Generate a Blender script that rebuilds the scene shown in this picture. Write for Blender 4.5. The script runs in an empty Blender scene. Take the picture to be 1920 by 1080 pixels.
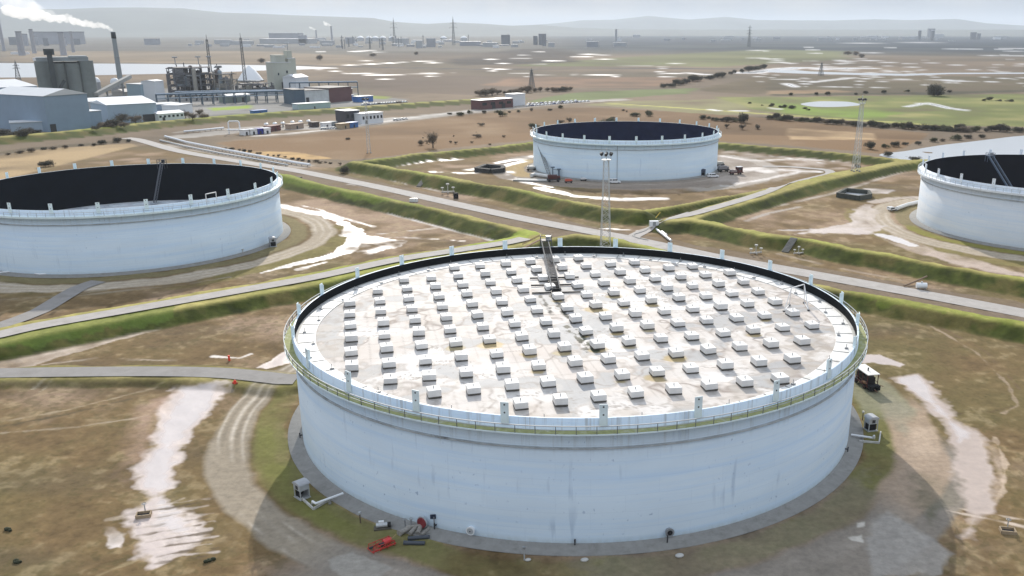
import bpy, math, random
import numpy as np
from mathutils import Vector, Matrix

# ------------------------------------------------------------------ camera, light, exposure
S = bpy.context.scene
COL = S.collection
F, CAMH, PITCH, PX, PY = 1696.2, 63.62, 0.320, 1076.2, 619.2      # focal length in photo pixels (1920 wide), principal point
cam_d = bpy.data.cameras.new('camera'); cam = bpy.data.objects.new('camera', cam_d); COL.objects.link(cam)
cam.location = (0, 0, CAMH); cam.rotation_euler = (math.pi/2 - PITCH, 0, 0)
cam_d.sensor_width = 36; cam_d.lens = F/1920*36
cam_d.shift_x = -(PX-960)/1920; cam_d.shift_y = (PY-540)/1920
cam_d.clip_start = 1; cam_d.clip_end = 60000
S.camera = cam

SUN_EL = math.radians(27.8); SUN_AZ = math.radians(-6.7)            # azimuth from +Y towards +X
world = bpy.data.worlds.new('World'); S.world = world; world.use_nodes = True
wn = world.node_tree; wn.nodes.clear()
def wnode(t, **k):
    n = wn.nodes.new(t)
    for a, b in k.items(): setattr(n, a, b)
    return n
sky = wnode('ShaderNodeTexSky', sky_type='NISHITA', sun_disc=False, sun_elevation=SUN_EL, sun_rotation=SUN_AZ, altitude=60, air_density=1.25, dust_density=1.6, ozone_density=2.2)
geo = wnode('ShaderNodeNewGeometry'); sep = wnode('ShaderNodeSeparateXYZ')
tc = wnode('ShaderNodeTexCoord')
wn.links.new(tc.outputs['Generated'], sep.inputs[0])
mz = wnode('ShaderNodeMath', operation='MAXIMUM'); mz.inputs[1].default_value = 0.03; wn.links.new(sep.outputs['Z'], mz.inputs[0])
dx = wnode('ShaderNodeMath', operation='DIVIDE'); dy = wnode('ShaderNodeMath', operation='DIVIDE')
wn.links.new(sep.outputs['X'], dx.inputs[0]); wn.links.new(mz.outputs[0], dx.inputs[1])
wn.links.new(sep.outputs['Y'], dy.inputs[0]); wn.links.new(mz.outputs[0], dy.inputs[1])
cmb = wnode('ShaderNodeCombineXYZ'); wn.links.new(dx.outputs[0], cmb.inputs[0]); wn.links.new(dy.outputs[0], cmb.inputs[1])
cn = wnode('ShaderNodeTexNoise'); cn.inputs['Scale'].default_value = 0.34; cn.inputs['Detail'].default_value = 7; cn.inputs['Roughness'].default_value = 0.55
wn.links.new(cmb.outputs[0], cn.inputs['Vector'])
cr = wnode('ShaderNodeMapRange'); cr.inputs['From Min'].default_value = 0.36; cr.inputs['From Max'].default_value = 0.66
cr.inputs['To Min'].default_value = 0.93; cr.inputs['To Max'].default_value = 0.99
wn.links.new(cn.outputs['Fac'], cr.inputs['Value'])
cc = wnode('ShaderNodeMix', data_type='RGBA'); cc.inputs['A'].default_value = (2.0, 2.35, 2.9, 1); cc.inputs['B'].default_value = (3.3, 3.42, 3.55, 1)   # cloud radiance in sky-texture units
cn2 = wnode('ShaderNodeTexNoise'); cn2.inputs['Scale'].default_value = 0.8; cn2.inputs['Detail'].default_value = 5
mp = wnode('ShaderNodeMapping'); mp.inputs['Location'].default_value = (3.1, 7.7, 2.0)
lowc = wnode('ShaderNodeMapping'); lowc.inputs['Scale'].default_value = (9.0, 3.0, 60.0); wn.links.new(tc.outputs['Generated'], lowc.inputs[0])   # flat cloud bands low over the hills
wn.links.new(lowc.outputs[0], mp.inputs[0]); wn.links.new(mp.outputs[0], cn2.inputs['Vector'])
cr2 = wnode('ShaderNodeMapRange'); cr2.inputs['From Min'].default_value = 0.35; cr2.inputs['From Max'].default_value = 0.65
wn.links.new(cn2.outputs['Fac'], cr2.inputs['Value']); wn.links.new(cr2.outputs[0], cc.inputs['Factor'])
mx = wnode('ShaderNodeMix', data_type='RGBA')
zf = wnode('ShaderNodeMapRange'); zf.inputs['From Min'].default_value = 0.12; zf.inputs['From Max'].default_value = 0.6; zf.inputs['To Min'].default_value = 1.0; zf.inputs['To Max'].default_value = 0.7
wn.links.new(sep.outputs['Z'], zf.inputs['Value']); cf = wnode('ShaderNodeMath', operation='MULTIPLY'); wn.links.new(cr.outputs[0], cf.inputs[0]); wn.links.new(zf.outputs[0], cf.inputs[1])
wn.links.new(cf.outputs[0], mx.inputs['Factor']); wn.links.new(sky.outputs[0], mx.inputs['A'])
zb = wnode('ShaderNodeMapRange'); zb.inputs['From Min'].default_value = 0.10; zb.inputs['From Max'].default_value = 0.7; zb.inputs['To Min'].default_value = 1.0; zb.inputs['To Max'].default_value = 2.95   # a cloud deck is brighter overhead than at the horizon
wn.links.new(sep.outputs['Z'], zb.inputs['Value']); cb = wnode('ShaderNodeMix', data_type='RGBA', blend_type='MULTIPLY'); cb.inputs['Factor'].default_value = 1; wn.links.new(cc.outputs['Result'], cb.inputs['A']); wn.links.new(zb.outputs[0], cb.inputs['B'])
wn.links.new(cb.outputs['Result'], mx.inputs['B'])
bg = wnode('ShaderNodeBackground'); bg.inputs['Strength'].default_value = 0.15
wn.links.new(mx.outputs['Result'], bg.inputs['Color'])
wo = wnode('ShaderNodeOutputWorld'); wn.links.new(bg.outputs[0], wo.inputs['Surface'])

sd = bpy.data.lights.new('sun', 'SUN'); so = bpy.data.objects.new('sun', sd); COL.objects.link(so)
sd.energy = 4.3; sd.angle = math.radians(0.6); sd.color = (1.0, 0.93, 0.83)
sun_dir = Vector((math.sin(SUN_AZ)*math.cos(SUN_EL), math.cos(SUN_AZ)*math.cos(SUN_EL), math.sin(SUN_EL)))
so.rotation_euler = (-sun_dir).to_track_quat('-Z', 'Y').to_euler(); so.location = (0, 0, 400)
S.view_settings.view_transform = 'Standard'; S.view_settings.look = 'None'
S.view_settings.exposure = 0.0; S.view_settings.gamma = 1.0
try: S.view_settings.use_curve_mapping = False
except Exception: pass
HAZE = 0.5e-4
S.cycles.max_bounces = 6; S.cycles.volume_bounces = 3

# ------------------------------------------------------------------ helpers
random.seed(7)
R_ = random.Random(11)
_cp, _sp = math.cos(PITCH), math.sin(PITCH)
def at(px, py, z=0.0):
    """the place on the level z that the photo shows at pixel (px, py)"""
    ax = (px-PX)/F; ay = (py-PY)/F
    dxx, dyy, dzz = ax, _cp - ay*_sp, -_sp - ay*_cp
    t = (z-CAMH)/dzz
    return (t*dxx, t*dyy)
def lin(c): return tuple(((v/255)/12.92 if v <= 10 else ((v/255+0.055)/1.055)**2.4) for v in c)

class MB:
    def __init__(s): s.v=[]; s.f=[]; s.m=[]; s.sm=[]
    def add(s, vs, fs, m=0, smooth=False):
        o=len(s.v); s.v += [tuple(v) for v in vs]
        for f in fs: s.f.append(tuple(i+o for i in f)); s.m.append(m); s.sm.append(smooth)
        return s
    def box(s, c, d, rz=0.0, m=0, tilt=None):
        hx,hy,hz=d[0]/2,d[1]/2,d[2]/2
        P=[(-hx,-hy,-hz),(hx,-hy,-hz),(hx,hy,-hz),(-hx,hy,-hz),(-hx,-hy,hz),(hx,-hy,hz),(hx,hy,hz),(-hx,hy,hz)]
        cs,sn=math.cos(rz),math.sin(rz)
        s.add([(c[0]+x*cs-y*sn, c[1]+x*sn+y*cs, c[2]+z) for x,y,z in P],
              [(3,2,1,0),(4,5,6,7),(0,1,5,4),(1,2,6,5),(2,3,7,6),(3,0,4,7)],m); return s
    def bar(s, p, q, w, w2=None, m=0):
        p=Vector(p);q=Vector(q);d=(q-p)
        if d.length<1e-6: return s
        d.normalize(); u=d.cross(Vector((0,0,1)))
        if u.length<.05: u=Vector((1,0,0))
        u.normalize(); v=d.cross(u); h=w/2; h2=(w2 if w2 else w)/2
        V=[p+u*a*h+v*b*h2 for a,b in((-1,-1),(1,-1),(1,1),(-1,1))]+[q+u*a*h+v*b*h2 for a,b in((-1,-1),(1,-1),(1,1),(-1,1))]
        s.add(V,[(0,1,2,3),(7,6,5,4),(0,4,5,1),(1,5,6,2),(2,6,7,3),(3,7,4,0)],m); return s
    def tube(s, p, q, r, r2=None, n=12, m=0, cap=True):
        p=Vector(p);q=Vector(q);d=(q-p).normalized(); r2=r if r2 is None else r2
        u=d.cross(Vector((0,0,1)))
        if u.length<.05: u=Vector((1,0,0))
        u.normalize(); v=d.cross(u)
        V=[]
        for c,rr in((p,r),(q,r2)):
            for i in range(n):
                a=2*math.pi*i/n; V.append(c+u*math.cos(a)*rr+v*math.sin(a)*rr)
        s.add(V,[(i,(i+1)%n,n+(i+1)%n,n+i) for i in range(n)],m,True)
        if cap: s.add(V,[tuple(range(n-1,-1,-1)),tuple(range(n,2*n))],m)
        return s
    def path(s, pts, r, n=8, m=0):
        for a,b in zip(pts,pts[1:]): s.tube(a,b,r,n=n,m=m)
        return s
    def lathe(s, prof, n=96, m=0, c=(0,0,0), smooth=True, close=False, a0=0.0, a1=2*math.pi):
        full = abs(a1-a0-2*math.pi)<1e-6; k=n if full else n+1
        V=[]
        for r,z in prof:
            for i in range(k):
                a=a0+(a1-a0)*i/n; V.append((c[0]+r*math.cos(a),c[1]+r*math.sin(a),c[2]+z))
        Fc=[]; L=len(prof)
        for j in range(L if close else L-1):
            j2=(j+1)%L
            for i in range(n):
                i2=(i+1)%k
                Fc.append((j*k+i,j*k+i2,j2*k+i2,j2*k+i))
        s.add(V,Fc,m,smooth); return s
    def prism(s, poly, z0, z1, m=0, mt=None):
        n=len(poly)
        V=[(x,y,z0) for x,y in poly]+[(x,y,z1) for x,y in poly]
        s.add(V,[(i,(i+1)%n,n+(i+1)%n,n+i) for i in range(n)],m)
        s.add(V,[tuple(range(n-1,-1,-1))],m); s.add(V,[tuple(range(n,2*n))],m if mt is None else mt); return s
    def ico(s, c, r, sub=1, m=0, sq=(1,1,1)):
        import bmesh
        bm=bmesh.new(); bmesh.ops.create_icosphere(bm,subdivisions=sub,radius=1)
        vs=[(c[0]+v.co.x*r*sq[0],c[1]+v.co.y*r*sq[1],c[2]+v.co.z*r*sq[2]) for v in bm.verts]
        fs=[tuple(v.index for v in f.verts) for f in bm.faces]; bm.free()
        s.add(vs,fs,m,True); return s
    def mesh(s, name, mats):
        me=bpy.data.meshes.new(name); me.from_pydata(s.v,[],s.f)
        for m in (mats if isinstance(mats,(list,tuple)) else [mats]): me.materials.append(m)
        me.polygons.foreach_set('material_index',s.m); me.polygons.foreach_set('use_smooth',s.sm)
        me.update(); return me
    def build(s, name, mats, parent=None, loc=None, rz=0.0):
        o=bpy.data.objects.new(name,s.mesh(name,mats)); COL.objects.link(o)
        if parent: o.parent=parent
        if loc: o.location=loc
        o.rotation_euler=(0,0,rz)
        return o

def tag(o, label=None, cat=None, group=None, kind=None):
    if label: o['label']=label
    if cat: o['category']=cat
    if group: o['group']=group
    if kind: o['kind']=kind
    return o
def thing(name, label, cat, loc=(0,0,0), rz=0.0, group=None):
    o=bpy.data.objects.new(name,None); COL.objects.link(o); o.location=loc; o.rotation_euler=(0,0,rz)
    o.empty_display_size=0.5
    return tag(o,label,cat,group)
def dup(root, loc, rz=0.0, sc=None, label=None, group=None):
    r=root.copy(); COL.objects.link(r); r.location=loc; r.rotation_euler=(0,0,rz)
    if sc is not None: r.scale=(sc,sc,sc) if not isinstance(sc,(tuple,list)) else sc
    if label: r['label']=label
    if group: r['group']=group
    for ch in list(root.children):
        c=ch.copy(); COL.objects.link(c); c.parent=r
        for g in list(ch.children):
            d=g.copy(); COL.objects.link(d); d.parent=c
    return r
ORD=['first','second','third','fourth','fifth','sixth','seventh','eighth','ninth','tenth','eleventh','twelfth','thirteenth','fourteenth','fifteenth','sixteenth','seventeenth','eighteenth','nineteenth','twentieth']
def nth(i):
    if i<20: return ORD[i]
    t=['twenty','thirty','forty','fifty','sixty','seventy'][(i+1)//10-2]; u=(i+1)%10
    return (t+'-'+ORD[u-1]) if u else {'twenty':'twentieth','thirty':'thirtieth','forty':'fortieth','fifty':'fiftieth','sixty':'sixtieth','seventy':'seventieth'}[t]

def pmat(name, rgb, rough=0.7, metal=0.0, var=0.12, scale=1.5, bump=0.0, bscale=8.0, dirt=None, dirt_amt=0.0, spec=0.5):
    """a procedural surface: colour (given as linear albedo) broken up by two noises, optional dirt patches and bump"""
    m=bpy.data.materials.new(name); m.use_nodes=True; nt=m.node_tree; N=nt.nodes; L=nt.links
    b=N['Principled BSDF']; b.inputs['Roughness'].default_value=rough; b.inputs['Metallic'].default_value=metal
    b.inputs['Specular IOR Level'].default_value=spec
    t=N.new('ShaderNodeTexCoord'); n=N.new('ShaderNodeTexNoise'); n.inputs['Scale'].default_value=scale; n.inputs['Detail'].default_value=6; n.inputs['Roughness'].default_value=.65
    L.new(t.outputs['Object'],n.inputs['Vector'])
    r=N.new('ShaderNodeMapRange'); r.inputs['From Min'].default_value=.25; r.inputs['From Max'].default_value=.75; r.inputs['To Min'].default_value=1-var; r.inputs['To Max'].default_value=1+var
    L.new(n.outputs['Fac'],r.inputs['Value'])
    mu=N.new('ShaderNodeMix'); mu.data_type='RGBA'; mu.blend_type='MULTIPLY'; mu.inputs['Factor'].default_value=1; mu.inputs['A'].default_value=(*rgb,1)
    L.new(r.outputs[0],mu.inputs['B']); out=mu.outputs['Result']
    if dirt is not None:
        n2=N.new('ShaderNodeTexNoise'); n2.inputs['Scale'].default_value=scale*.6; n2.inputs['Detail'].default_value=8; n2.inputs['Roughness'].default_value=.75
        mp=N.new('ShaderNodeMapping'); mp.inputs['Scale'].default_value=(1,1,.35); mp.inputs['Location'].default_value=(9,4,2)
        L.new(t.outputs['Object'],mp.inputs[0]); L.new(mp.outputs[0],n2.inputs['Vector'])
        r2=N.new('ShaderNodeMapRange'); r2.inputs['From Min'].default_value=.52; r2.inputs['From Max'].default_value=.72; r2.inputs['To Max'].default_value=dirt_amt
        L.new(n2.outputs['Fac'],r2.inputs['Value'])
        m2=N.new('ShaderNodeMix'); m2.data_type='RGBA'; L.new(r2.outputs[0],m2.inputs['Factor']); L.new(out,m2.inputs['A']); m2.inputs['B'].default_value=(*dirt,1); out=m2.outputs['Result']
    L.new(out,b.inputs['Base Color'])
    if bump>0:
        n3=N.new('ShaderNodeTexNoise'); n3.inputs['Scale'].default_value=bscale; n3.inputs['Detail'].default_value=5; L.new(t.outputs['Object'],n3.inputs['Vector'])
        bp=N.new('ShaderNodeBump'); bp.inputs['Strength'].default_value=bump; bp.inputs['Distance'].default_value=.2; L.new(n3.outputs['Fac'],bp.inputs['Height']); L.new(bp.outputs[0],b.inputs['Normal'])
    return m

# --- numpy value noise
_rng=np.random.RandomState(5); _TAB=_rng.rand(512,512).astype(np.float32)*2-1
def vnoise(x,y,seed=0):
    x=x+seed*37.17; y=y+seed*91.73
    xi=np.floor(x); yi=np.floor(y); fx=(x-xi).astype(np.float32); fy=(y-yi).astype(np.float32)
    xi=xi.astype(np.int64)&511; yi=yi.astype(np.int64)&511; x2=(xi+1)&511; y2=(yi+1)&511
    fx=fx*fx*(3-2*fx); fy=fy*fy*(3-2*fy)
    a=_TAB[xi,yi]; b=_TAB[x2,yi]; c=_TAB[xi,y2]; d=_TAB[x2,y2]
    return (a*(1-fx)+b*fx)*(1-fy)+(c*(1-fx)+d*fx)*fy
def fbm(x,y,scale,octv=4,seed=0,foot=None,rough=.5):
    o=np.zeros_like(x,dtype=np.float32); amp=1.0; tot=0
    for k in range(octv):
        w=scale/2**k; n=vnoise(x/w,y/w,seed+k*3)*amp
        if foot is not None: n=n*np.clip(w/(foot*1.5)-.5,0,1)
        o+=n; tot+=amp; amp*=rough
    return o/tot*1.6
# ------------------------------------------------------------------ the lie of the land
TANKS={'A':(0.28,149.76,47.0,18.06),'B':(-140.4,284.3,45.2,18.0),'C':(24.9,446.3,44.7,17.85),'D':(165.1,305.8,44.9,18.5)}
def W(pl,z=0.0): return np.array([at(x,y,z) for x,y in pl])
# earth banks: crest line in the photo, height, half width of the flat crest, run of the slope
BANKS=[]
def bank(pl,h,cw,run,lift=None): BANKS.append((W(pl,h),h,cw,run))
bank([(-260,683),(-120,652),(0,629),(70,613),(240,583),(480,541),(600,519),(740,489),(860,470),(950,456),(1000,446)],2.4,5.6,5.5)
bank([(470,318),(530,327),(600,345),(705,367),(830,395),(955,424),(1000,437),(1016,446)],3.2,1.1,7)
bank([(1010,450),(1040,446),(1080,440),(1130,445),(1170,453),(1215,464),(1350,499),(1540,538),(1600,548),(1700,566),(1800,585),(1920,607),(2060,634),(2300,684)],2.7,1.5,5)
bank([(660,303),(700,308),(780,322),(880,341),(955,352),(1060,374),(1135,388),(1197,394)],3.8,1.1,7.5)
bank([(1197,396),(1240,390),(1285,382),(1350,370),(1410,360),(1450,351)],2.4,.9,4)
bank([(662,303),(720,297),(780,288),(860,281),(930,274),(1000,266),(1100,261),(1250,261),(1350,267),(1500,279),(1600,289),(1690,299),(1730,301)],3.2,1.3,8)
bank([(1735,300),(1690,304),(1650,311),(1600,321),(1560,330),(1515,341),(1435,363),(1335,392),(1297,404),(1270,412)],2.6,3.8,6)
bank([(1255,414),(1297,412),(1335,418),(1435,440),(1515,447),(1590,466),(1665,476),(1765,497),(1915,521),(2060,545),(2300,590)],3.0,1.2,6.5)
bank([(-300,712),(-60,702),(240,697),(400,699),(480,706),(540,713)],0.9,3.4,2.6)
bank([(-60,261),(100,248),(180,240),(300,227),(420,217),(560,207),(700,198),(800,191),(880,186)],3.0,3,16)
def seg_d(X,Y,P):
    best=np.full(X.shape,1e9)
    for (x0,y0),(x1,y1) in zip(P[:-1],P[1:]):
        dx_,dy_=x1-x0,y1-y0; l=dx_*dx_+dy_*dy_+1e-9
        t=np.clip(((X-x0)*dx_+(Y-y0)*dy_)/l,0,1)
        best=np.minimum(best,np.hypot(X-x0-t*dx_,Y-y0-t*dy_))
    return best
def bbox_idx(X,Y,P,pad):
    return np.nonzero((X>P[:,0].min()-pad)&(X<P[:,0].max()+pad)&(Y>P[:,1].min()-pad)&(Y<P[:,1].max()+pad))[0]
def heights(X,Y,wob=True):
    Z=np.zeros_like(X); face=np.zeros_like(X); crest=np.zeros_like(X)
    for P,h,cw,run in BANKS:
        I=bbox_idx(X,Y,P,cw+run+3)
        if not len(I): continue
        x,y=X[I],Y[I]; d=seg_d(x,y,P)
        if wob: d=d+vnoise(x/11,y/11,8)*.7+vnoise(x/5,y/5,3)*.4+vnoise(x/2.0,y/2.0,4)*.22
        q=np.clip(1-(d-cw)/run,0,1); q=q*q*(3-2*q)*.2+q*.8
        Z[I]=np.maximum(Z[I],h*q*((1+.07*vnoise(x/9,y/9,5)+.04*vnoise(x/3,y/3,6)) if wob and cw<3 else 1))
        face[I]=np.maximum(face[I],np.clip((cw+run+.6-d)/1.2,0,1)*min(1,h/2))
        crest[I]=np.maximum(crest[I],np.clip((cw+1.2-d)/1.4,0,1)*min(1,h/2))
    return Z,face,crest
def hgt(x,y):
    return float(heights(np.array([float(x)]),np.array([float(y)]),False)[0][0])
def atz(px,py):
    """place on the ground surface (banks included) seen at a pixel"""
    x,y=at(px,py)
    for _ in range(6):
        z=hgt(x,y); x,y=at(px,py,z)
    return (x,y,z)

# grid: fine across the view, coarse elsewhere; rings spaced for even detail with distance
az=np.concatenate([np.radians(np.linspace(-180,-41,40)[:-1]),np.radians(np.linspace(-41,37,1440)),np.radians(np.linspace(37,180,41)[1:-1])])
ys=np.arange(1165,68,-1.55); rad=[]
for yv in ys: rad.append(at(PX,yv)[1])
rad=np.concatenate([[1.,15,35,50],np.array(rad),[11500,13500,16500,21000,28000]])
NA,NR=len(az),len(rad)
Rg,Ag=np.meshgrid(rad,az,indexing='ij')
GX=(Rg*np.sin(Ag)).ravel(); GY=(Rg*np.cos(Ag)).ravel()
foot=np.gradient(rad); FOOT=np.repeat(np.maximum(foot*.55,rad*0.0009),NA)
GZ,FACE,CREST=heights(GX,GY)
n200=fbm(GX,GY,260,4,1,FOOT); n40=fbm(GX,GY,42,4,2,FOOT); n8=fbm(GX,GY,9,4,3,FOOT); n2=fbm(GX,GY,2.2,3,4,FOOT)
n05=fbm(GX,GY,.9,2,6,FOOT); nst=fbm(GX*.35+GY*.2,GY*1.2,14,4,9,FOOT)                              # long streaks
GZ=GZ+np.where(Rg.ravel()<700,(n8*.06+n2*.05),0)
K=1.22
def alb(c): return np.array(lin(c))/K
C=np.zeros((len(GX),3)); WET=np.zeros(len(GX))
C[:]=alb((132,116,98))
def mixin(mask,col,idx=None,wet=None):
    global C,WET
    col=alb(col) if isinstance(col,tuple) else col
    if idx is None: C=C*(1-mask[:,None])+col*mask[:,None]; (WET.__imul__(1-mask)); WET+= (mask*(wet or 0))
    else: C[idx]=C[idx]*(1-mask[:,None])+col*mask[:,None]; WET[idx]=WET[idx]*(1-mask)+mask*(wet or 0)
sat=lambda v: np.clip(v,0,1)
def inside_sd(X,Y,P):
    d=seg_d(X,Y,np.vstack([P,P[:1]])); ins=np.zeros(X.shape,bool); j=len(P)-1
    for i in range(len(P)):
        xi,yi=P[i]; xj,yj=P[j]
        c=((yi>Y)!=(yj>Y))&(X<(xj-xi)*(Y-yi)/(yj-yi+1e-12)+xi); ins^=c; j=i
    return np.where(ins,-d,d)
NZ={'8':n8,'40':n40,'200':n200,'2':n2,'s':nst}
def poly(pl,col,amp=2.0,nz='8',soft=None,wet=0,a=1.0,tex=None):
    P=W(pl); pad=amp*1.6+5; I=bbox_idx(GX,GY,P,pad)
    if not len(I): return
    sdv=inside_sd(GX[I],GY[I],P)+NZ[nz][I]*amp+NZ['2'][I]*amp*.42+n05[I]*amp*.2
    s=np.maximum(FOOT[I],.35) if soft is None else np.maximum(FOOT[I],soft)
    m=sat(.5-sdv/s)*a*(1-FACE[I]*OFFG)
    if tex: m=m*sat(tex[1]+NZ[tex[0]][I]*tex[2])
    mixin(m,col,I,wet)
def line(pl,w,col,amp=1.0,nz='8',soft=None,wet=0,a=1.0,tex=None,off=0.0):
    P=W(pl)
    if off:
        d=np.gradient(P,axis=0); n=np.stack([-d[:,1],d[:,0]],1); n/=np.linalg.norm(n,axis=1,keepdims=True); P=P+n*off
    I=bbox_idx(GX,GY,P,w+amp*1.6+5)
    if not len(I): return
    sdv=seg_d(GX[I],GY[I],P)-w/2+NZ[nz][I]*amp
    s=np.maximum(FOOT[I],.35) if soft is None else np.maximum(FOOT[I],soft)
    m=sat(.5-sdv/s)*a*(1-FACE[I]*OFFG)
    if tex: m=m*sat(tex[1]+NZ[tex[0]][I]*tex[2])
    mixin(m,col,I,wet)
def ring(t,r0,r1,col,amp=.8,nz='8',soft=1.0,a0=None,a1=None,a=1.0,tex=None,wet=0):
    cx,cy,R0,_=TANKS[t]; I=bbox_idx(GX,GY,np.array([[cx-R0-r1,cy-R0-r1],[cx+R0+r1,cy+R0+r1]]),4)
    x,y=GX[I]-cx,GY[I]-cy; r=np.hypot(x,y)-R0+NZ[nz][I]*amp
    m=sat((r-r0)/soft+.5)*sat((r1-r)/soft+.5)*a
    if a0 is not None:
        an=np.degrees(np.arctan2(y,x)); an=np.where(an<a0-8,an+360,an)
        m=m*sat((an-a0)/6+.5)*sat((a1-an)/6+.5)
    if tex: m=m*sat(tex[1]+NZ[tex[0]][I]*tex[2])
    mixin(m*(1-FACE[I]*OFFG),col,I,wet)
OFFG=0.0
RV=Rg.ravel()
# --- far country: brown marsh, tan reeds, green meadows
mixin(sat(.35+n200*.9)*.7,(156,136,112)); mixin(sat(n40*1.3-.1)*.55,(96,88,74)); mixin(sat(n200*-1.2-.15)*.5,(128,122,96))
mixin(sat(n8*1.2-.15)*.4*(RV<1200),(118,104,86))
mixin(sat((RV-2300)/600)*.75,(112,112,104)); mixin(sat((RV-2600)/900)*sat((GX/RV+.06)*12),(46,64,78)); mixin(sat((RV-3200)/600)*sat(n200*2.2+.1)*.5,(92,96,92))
poly([(960,124),(1080,113),(1200,105),(1440,93),(1600,96),(1592,110),(1460,118),(1350,126),(1240,124)],(130,134,88),20,'200',tex=('40',.8,.6))
poly([(960,92),(1050,92),(1092,104),(1080,116),(960,120),(870,122),(840,112)],(72,66,62),20,'200',tex=('40',.9,.6))
poly([(700,100),(880,98),(960,100),(960,108),(800,112),(690,110)],(110,98,86),25,'200',tex=('40',.6,.9))
poly([(0,86),(480,84),(900,90),(900,96),(480,95),(0,96)],(120,116,110),25,'200',tex=('40',.6,.9))
poly([(0,96),(480,96),(660,104),(720,116),(640,124),(0,116)],(168,148,122),14,'200',tex=('40',.7,.7))
line([(-200,116),(0,116.5),(480,120),(640,124.5),(900,130),(1200,128),(1440,129)],26,(92,92,92),3,'40')
poly([(640,140),(960,143),(1120,150),(1060,164),(960,180),(860,178),(700,170),(600,150)],(122,106,92),12,'40',tex=('40',.8,.6))
poly([(960,144),(1300,145),(1320,152),(1200,165),(1000,164),(900,160)],(156,126,102),10,'40',tex=('40',.85,.5))
poly([(1310,166),(1440,140),(1500,150),(1470,165),(1420,178),(1330,172)],(120,106,82),8,'40')
poly([(1440,142),(1920,143),(1990,170),(1800,172),(1500,176),(1440,172)],(112,102,80),8,'40',tex=('40',.9,.6))
poly([(1440,170),(1560,168),(1600,172),(1440,178)],(176,148,116),4,'40')
poly([(985,190),(1060,175),(1200,168),(1310,165),(1290,175),(1240,178),(1100,189),(1000,193)],(126,136,88),6,'40')
poly([(1090,197),(1140,190),(1290,188),(1440,180),(1470,186),(1440,214),(1330,216),(1200,203)],(152,146,106),6,'40',tex=('40',.9,.5))
poly([(1340,182),(1470,182),(1920,176),(2060,176),(2060,232),(1920,238),(1700,234),(1560,222),(1470,214),(1400,202)],(132,140,80),5,'40',tex=('40',1,.5))
poly([(1340,182),(1470,182),(1920,176),(2060,176),(2060,232),(1920,238),(1700,234),(1560,222),(1470,214),(1400,202)],(168,160,104),5,'40',tex=('40',.1,1.2),a=.8)
poly([(1440,186),(1540,204),(1620,204),(1700,212),(1640,224),(1470,212)],(138,160,74),6,'40',tex=('40',.7,.7))
line([(1140,194),(1240,200),(1440,214),(1570,223),(1700,231),(1830,242)],7,(206,200,120),1.5)
line([(1470,178),(1560,177),(1760,175),(1920,170),(2000,168)],26,(98,92,74),8,'40')
line([(1430,221),(1600,230),(1750,241),(1850,241),(1920,246),(2000,250)],15,(92,84,66),4)
poly([(395,268),(470,262),(640,245),(800,224),(960,207),(1080,202),(1150,203),(1300,212),(1440,222),(1600,238),(1750,250),(1660,288),(1500,275),(1340,264),(1000,262),(860,276),(700,297),(650,302),(560,296),(470,284)],(138,110,80),4,'40')
poly([(395,268),(470,262),(640,245),(800,224),(960,207),(1080,202),(1150,203),(1300,212),(1440,222),(1600,238),(1750,250),(1660,288),(1500,275),(1340,264),(1000,262),(860,276),(700,297),(650,302),(560,296),(470,284)],(150,126,98),3,'40',tex=('40',-.05,1.5),a=.75)
poly([(420,282),(560,285),(640,298),(560,300),(480,290)],(206,170,118),4,'40',tex=('8',.7,.6))
poly([(1480,240),(1640,250),(1640,262),(1480,262)],(206,176,136),4,'40',tex=('40',.7,.8))
poly([(-60,300),(60,282),(160,272),(250,268),(330,300),(380,318),(0,345),(-60,345)],(186,160,122),4,'40')
poly([(-60,300),(60,282),(160,272),(250,268),(330,300),(380,318),(0,345),(-60,345)],(130,112,86),3,'8',tex=('40',0,1.4),a=.8)
line([(-40,292),(60,279),(180,270),(240,262)],12,(110,98,78),3)
# works, yards and the grass dyke
poly([(-100,258),(300,230),(560,205),(720,196),(760,186),(700,180),(560,160),(400,158),(200,175),(-100,160)],(158,155,150),6,'40')
poly([(-100,258),(300,230),(560,205),(720,196),(760,186),(700,180),(560,160),(400,158),(200,175),(-100,160)],(112,106,98),6,'40',tex=('8',-.1,1.3),a=.7)
poly([(390,203),(470,197),(470,203),(400,208)],(156,176,76),2); poly([(660,178),(730,181),(728,186),(680,184)],(150,160,80),2)
line([(-60,265),(100,252),(180,244),(300,232),(420,222),(560,212),(700,203),(800,196),(880,190),(960,185)],30,(126,134,80),3,'8')
line([(150,242),(300,228),(420,218),(560,208),(700,199),(800,192),(900,186)],8,(160,184,74),3,'40')
line([(340,256),(440,246),(560,240),(640,236),(760,223),(900,207),(1060,192),(1160,187)],22,(192,184,174),3,'8')
line([(480,255),(560,249),(640,240),(760,222),(880,208)],7,(246,238,228),1.5,'8',tex=('8',.7,.9))
line([(330,248),(470,239),(640,230),(740,221)],5,(220,214,205),1,'8')
C*=np.where(RV>600,.76*(1+.22*n200+.22*n40+.12*vnoise(GX/120,GY/400,12)),1.0)[:,None]
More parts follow.
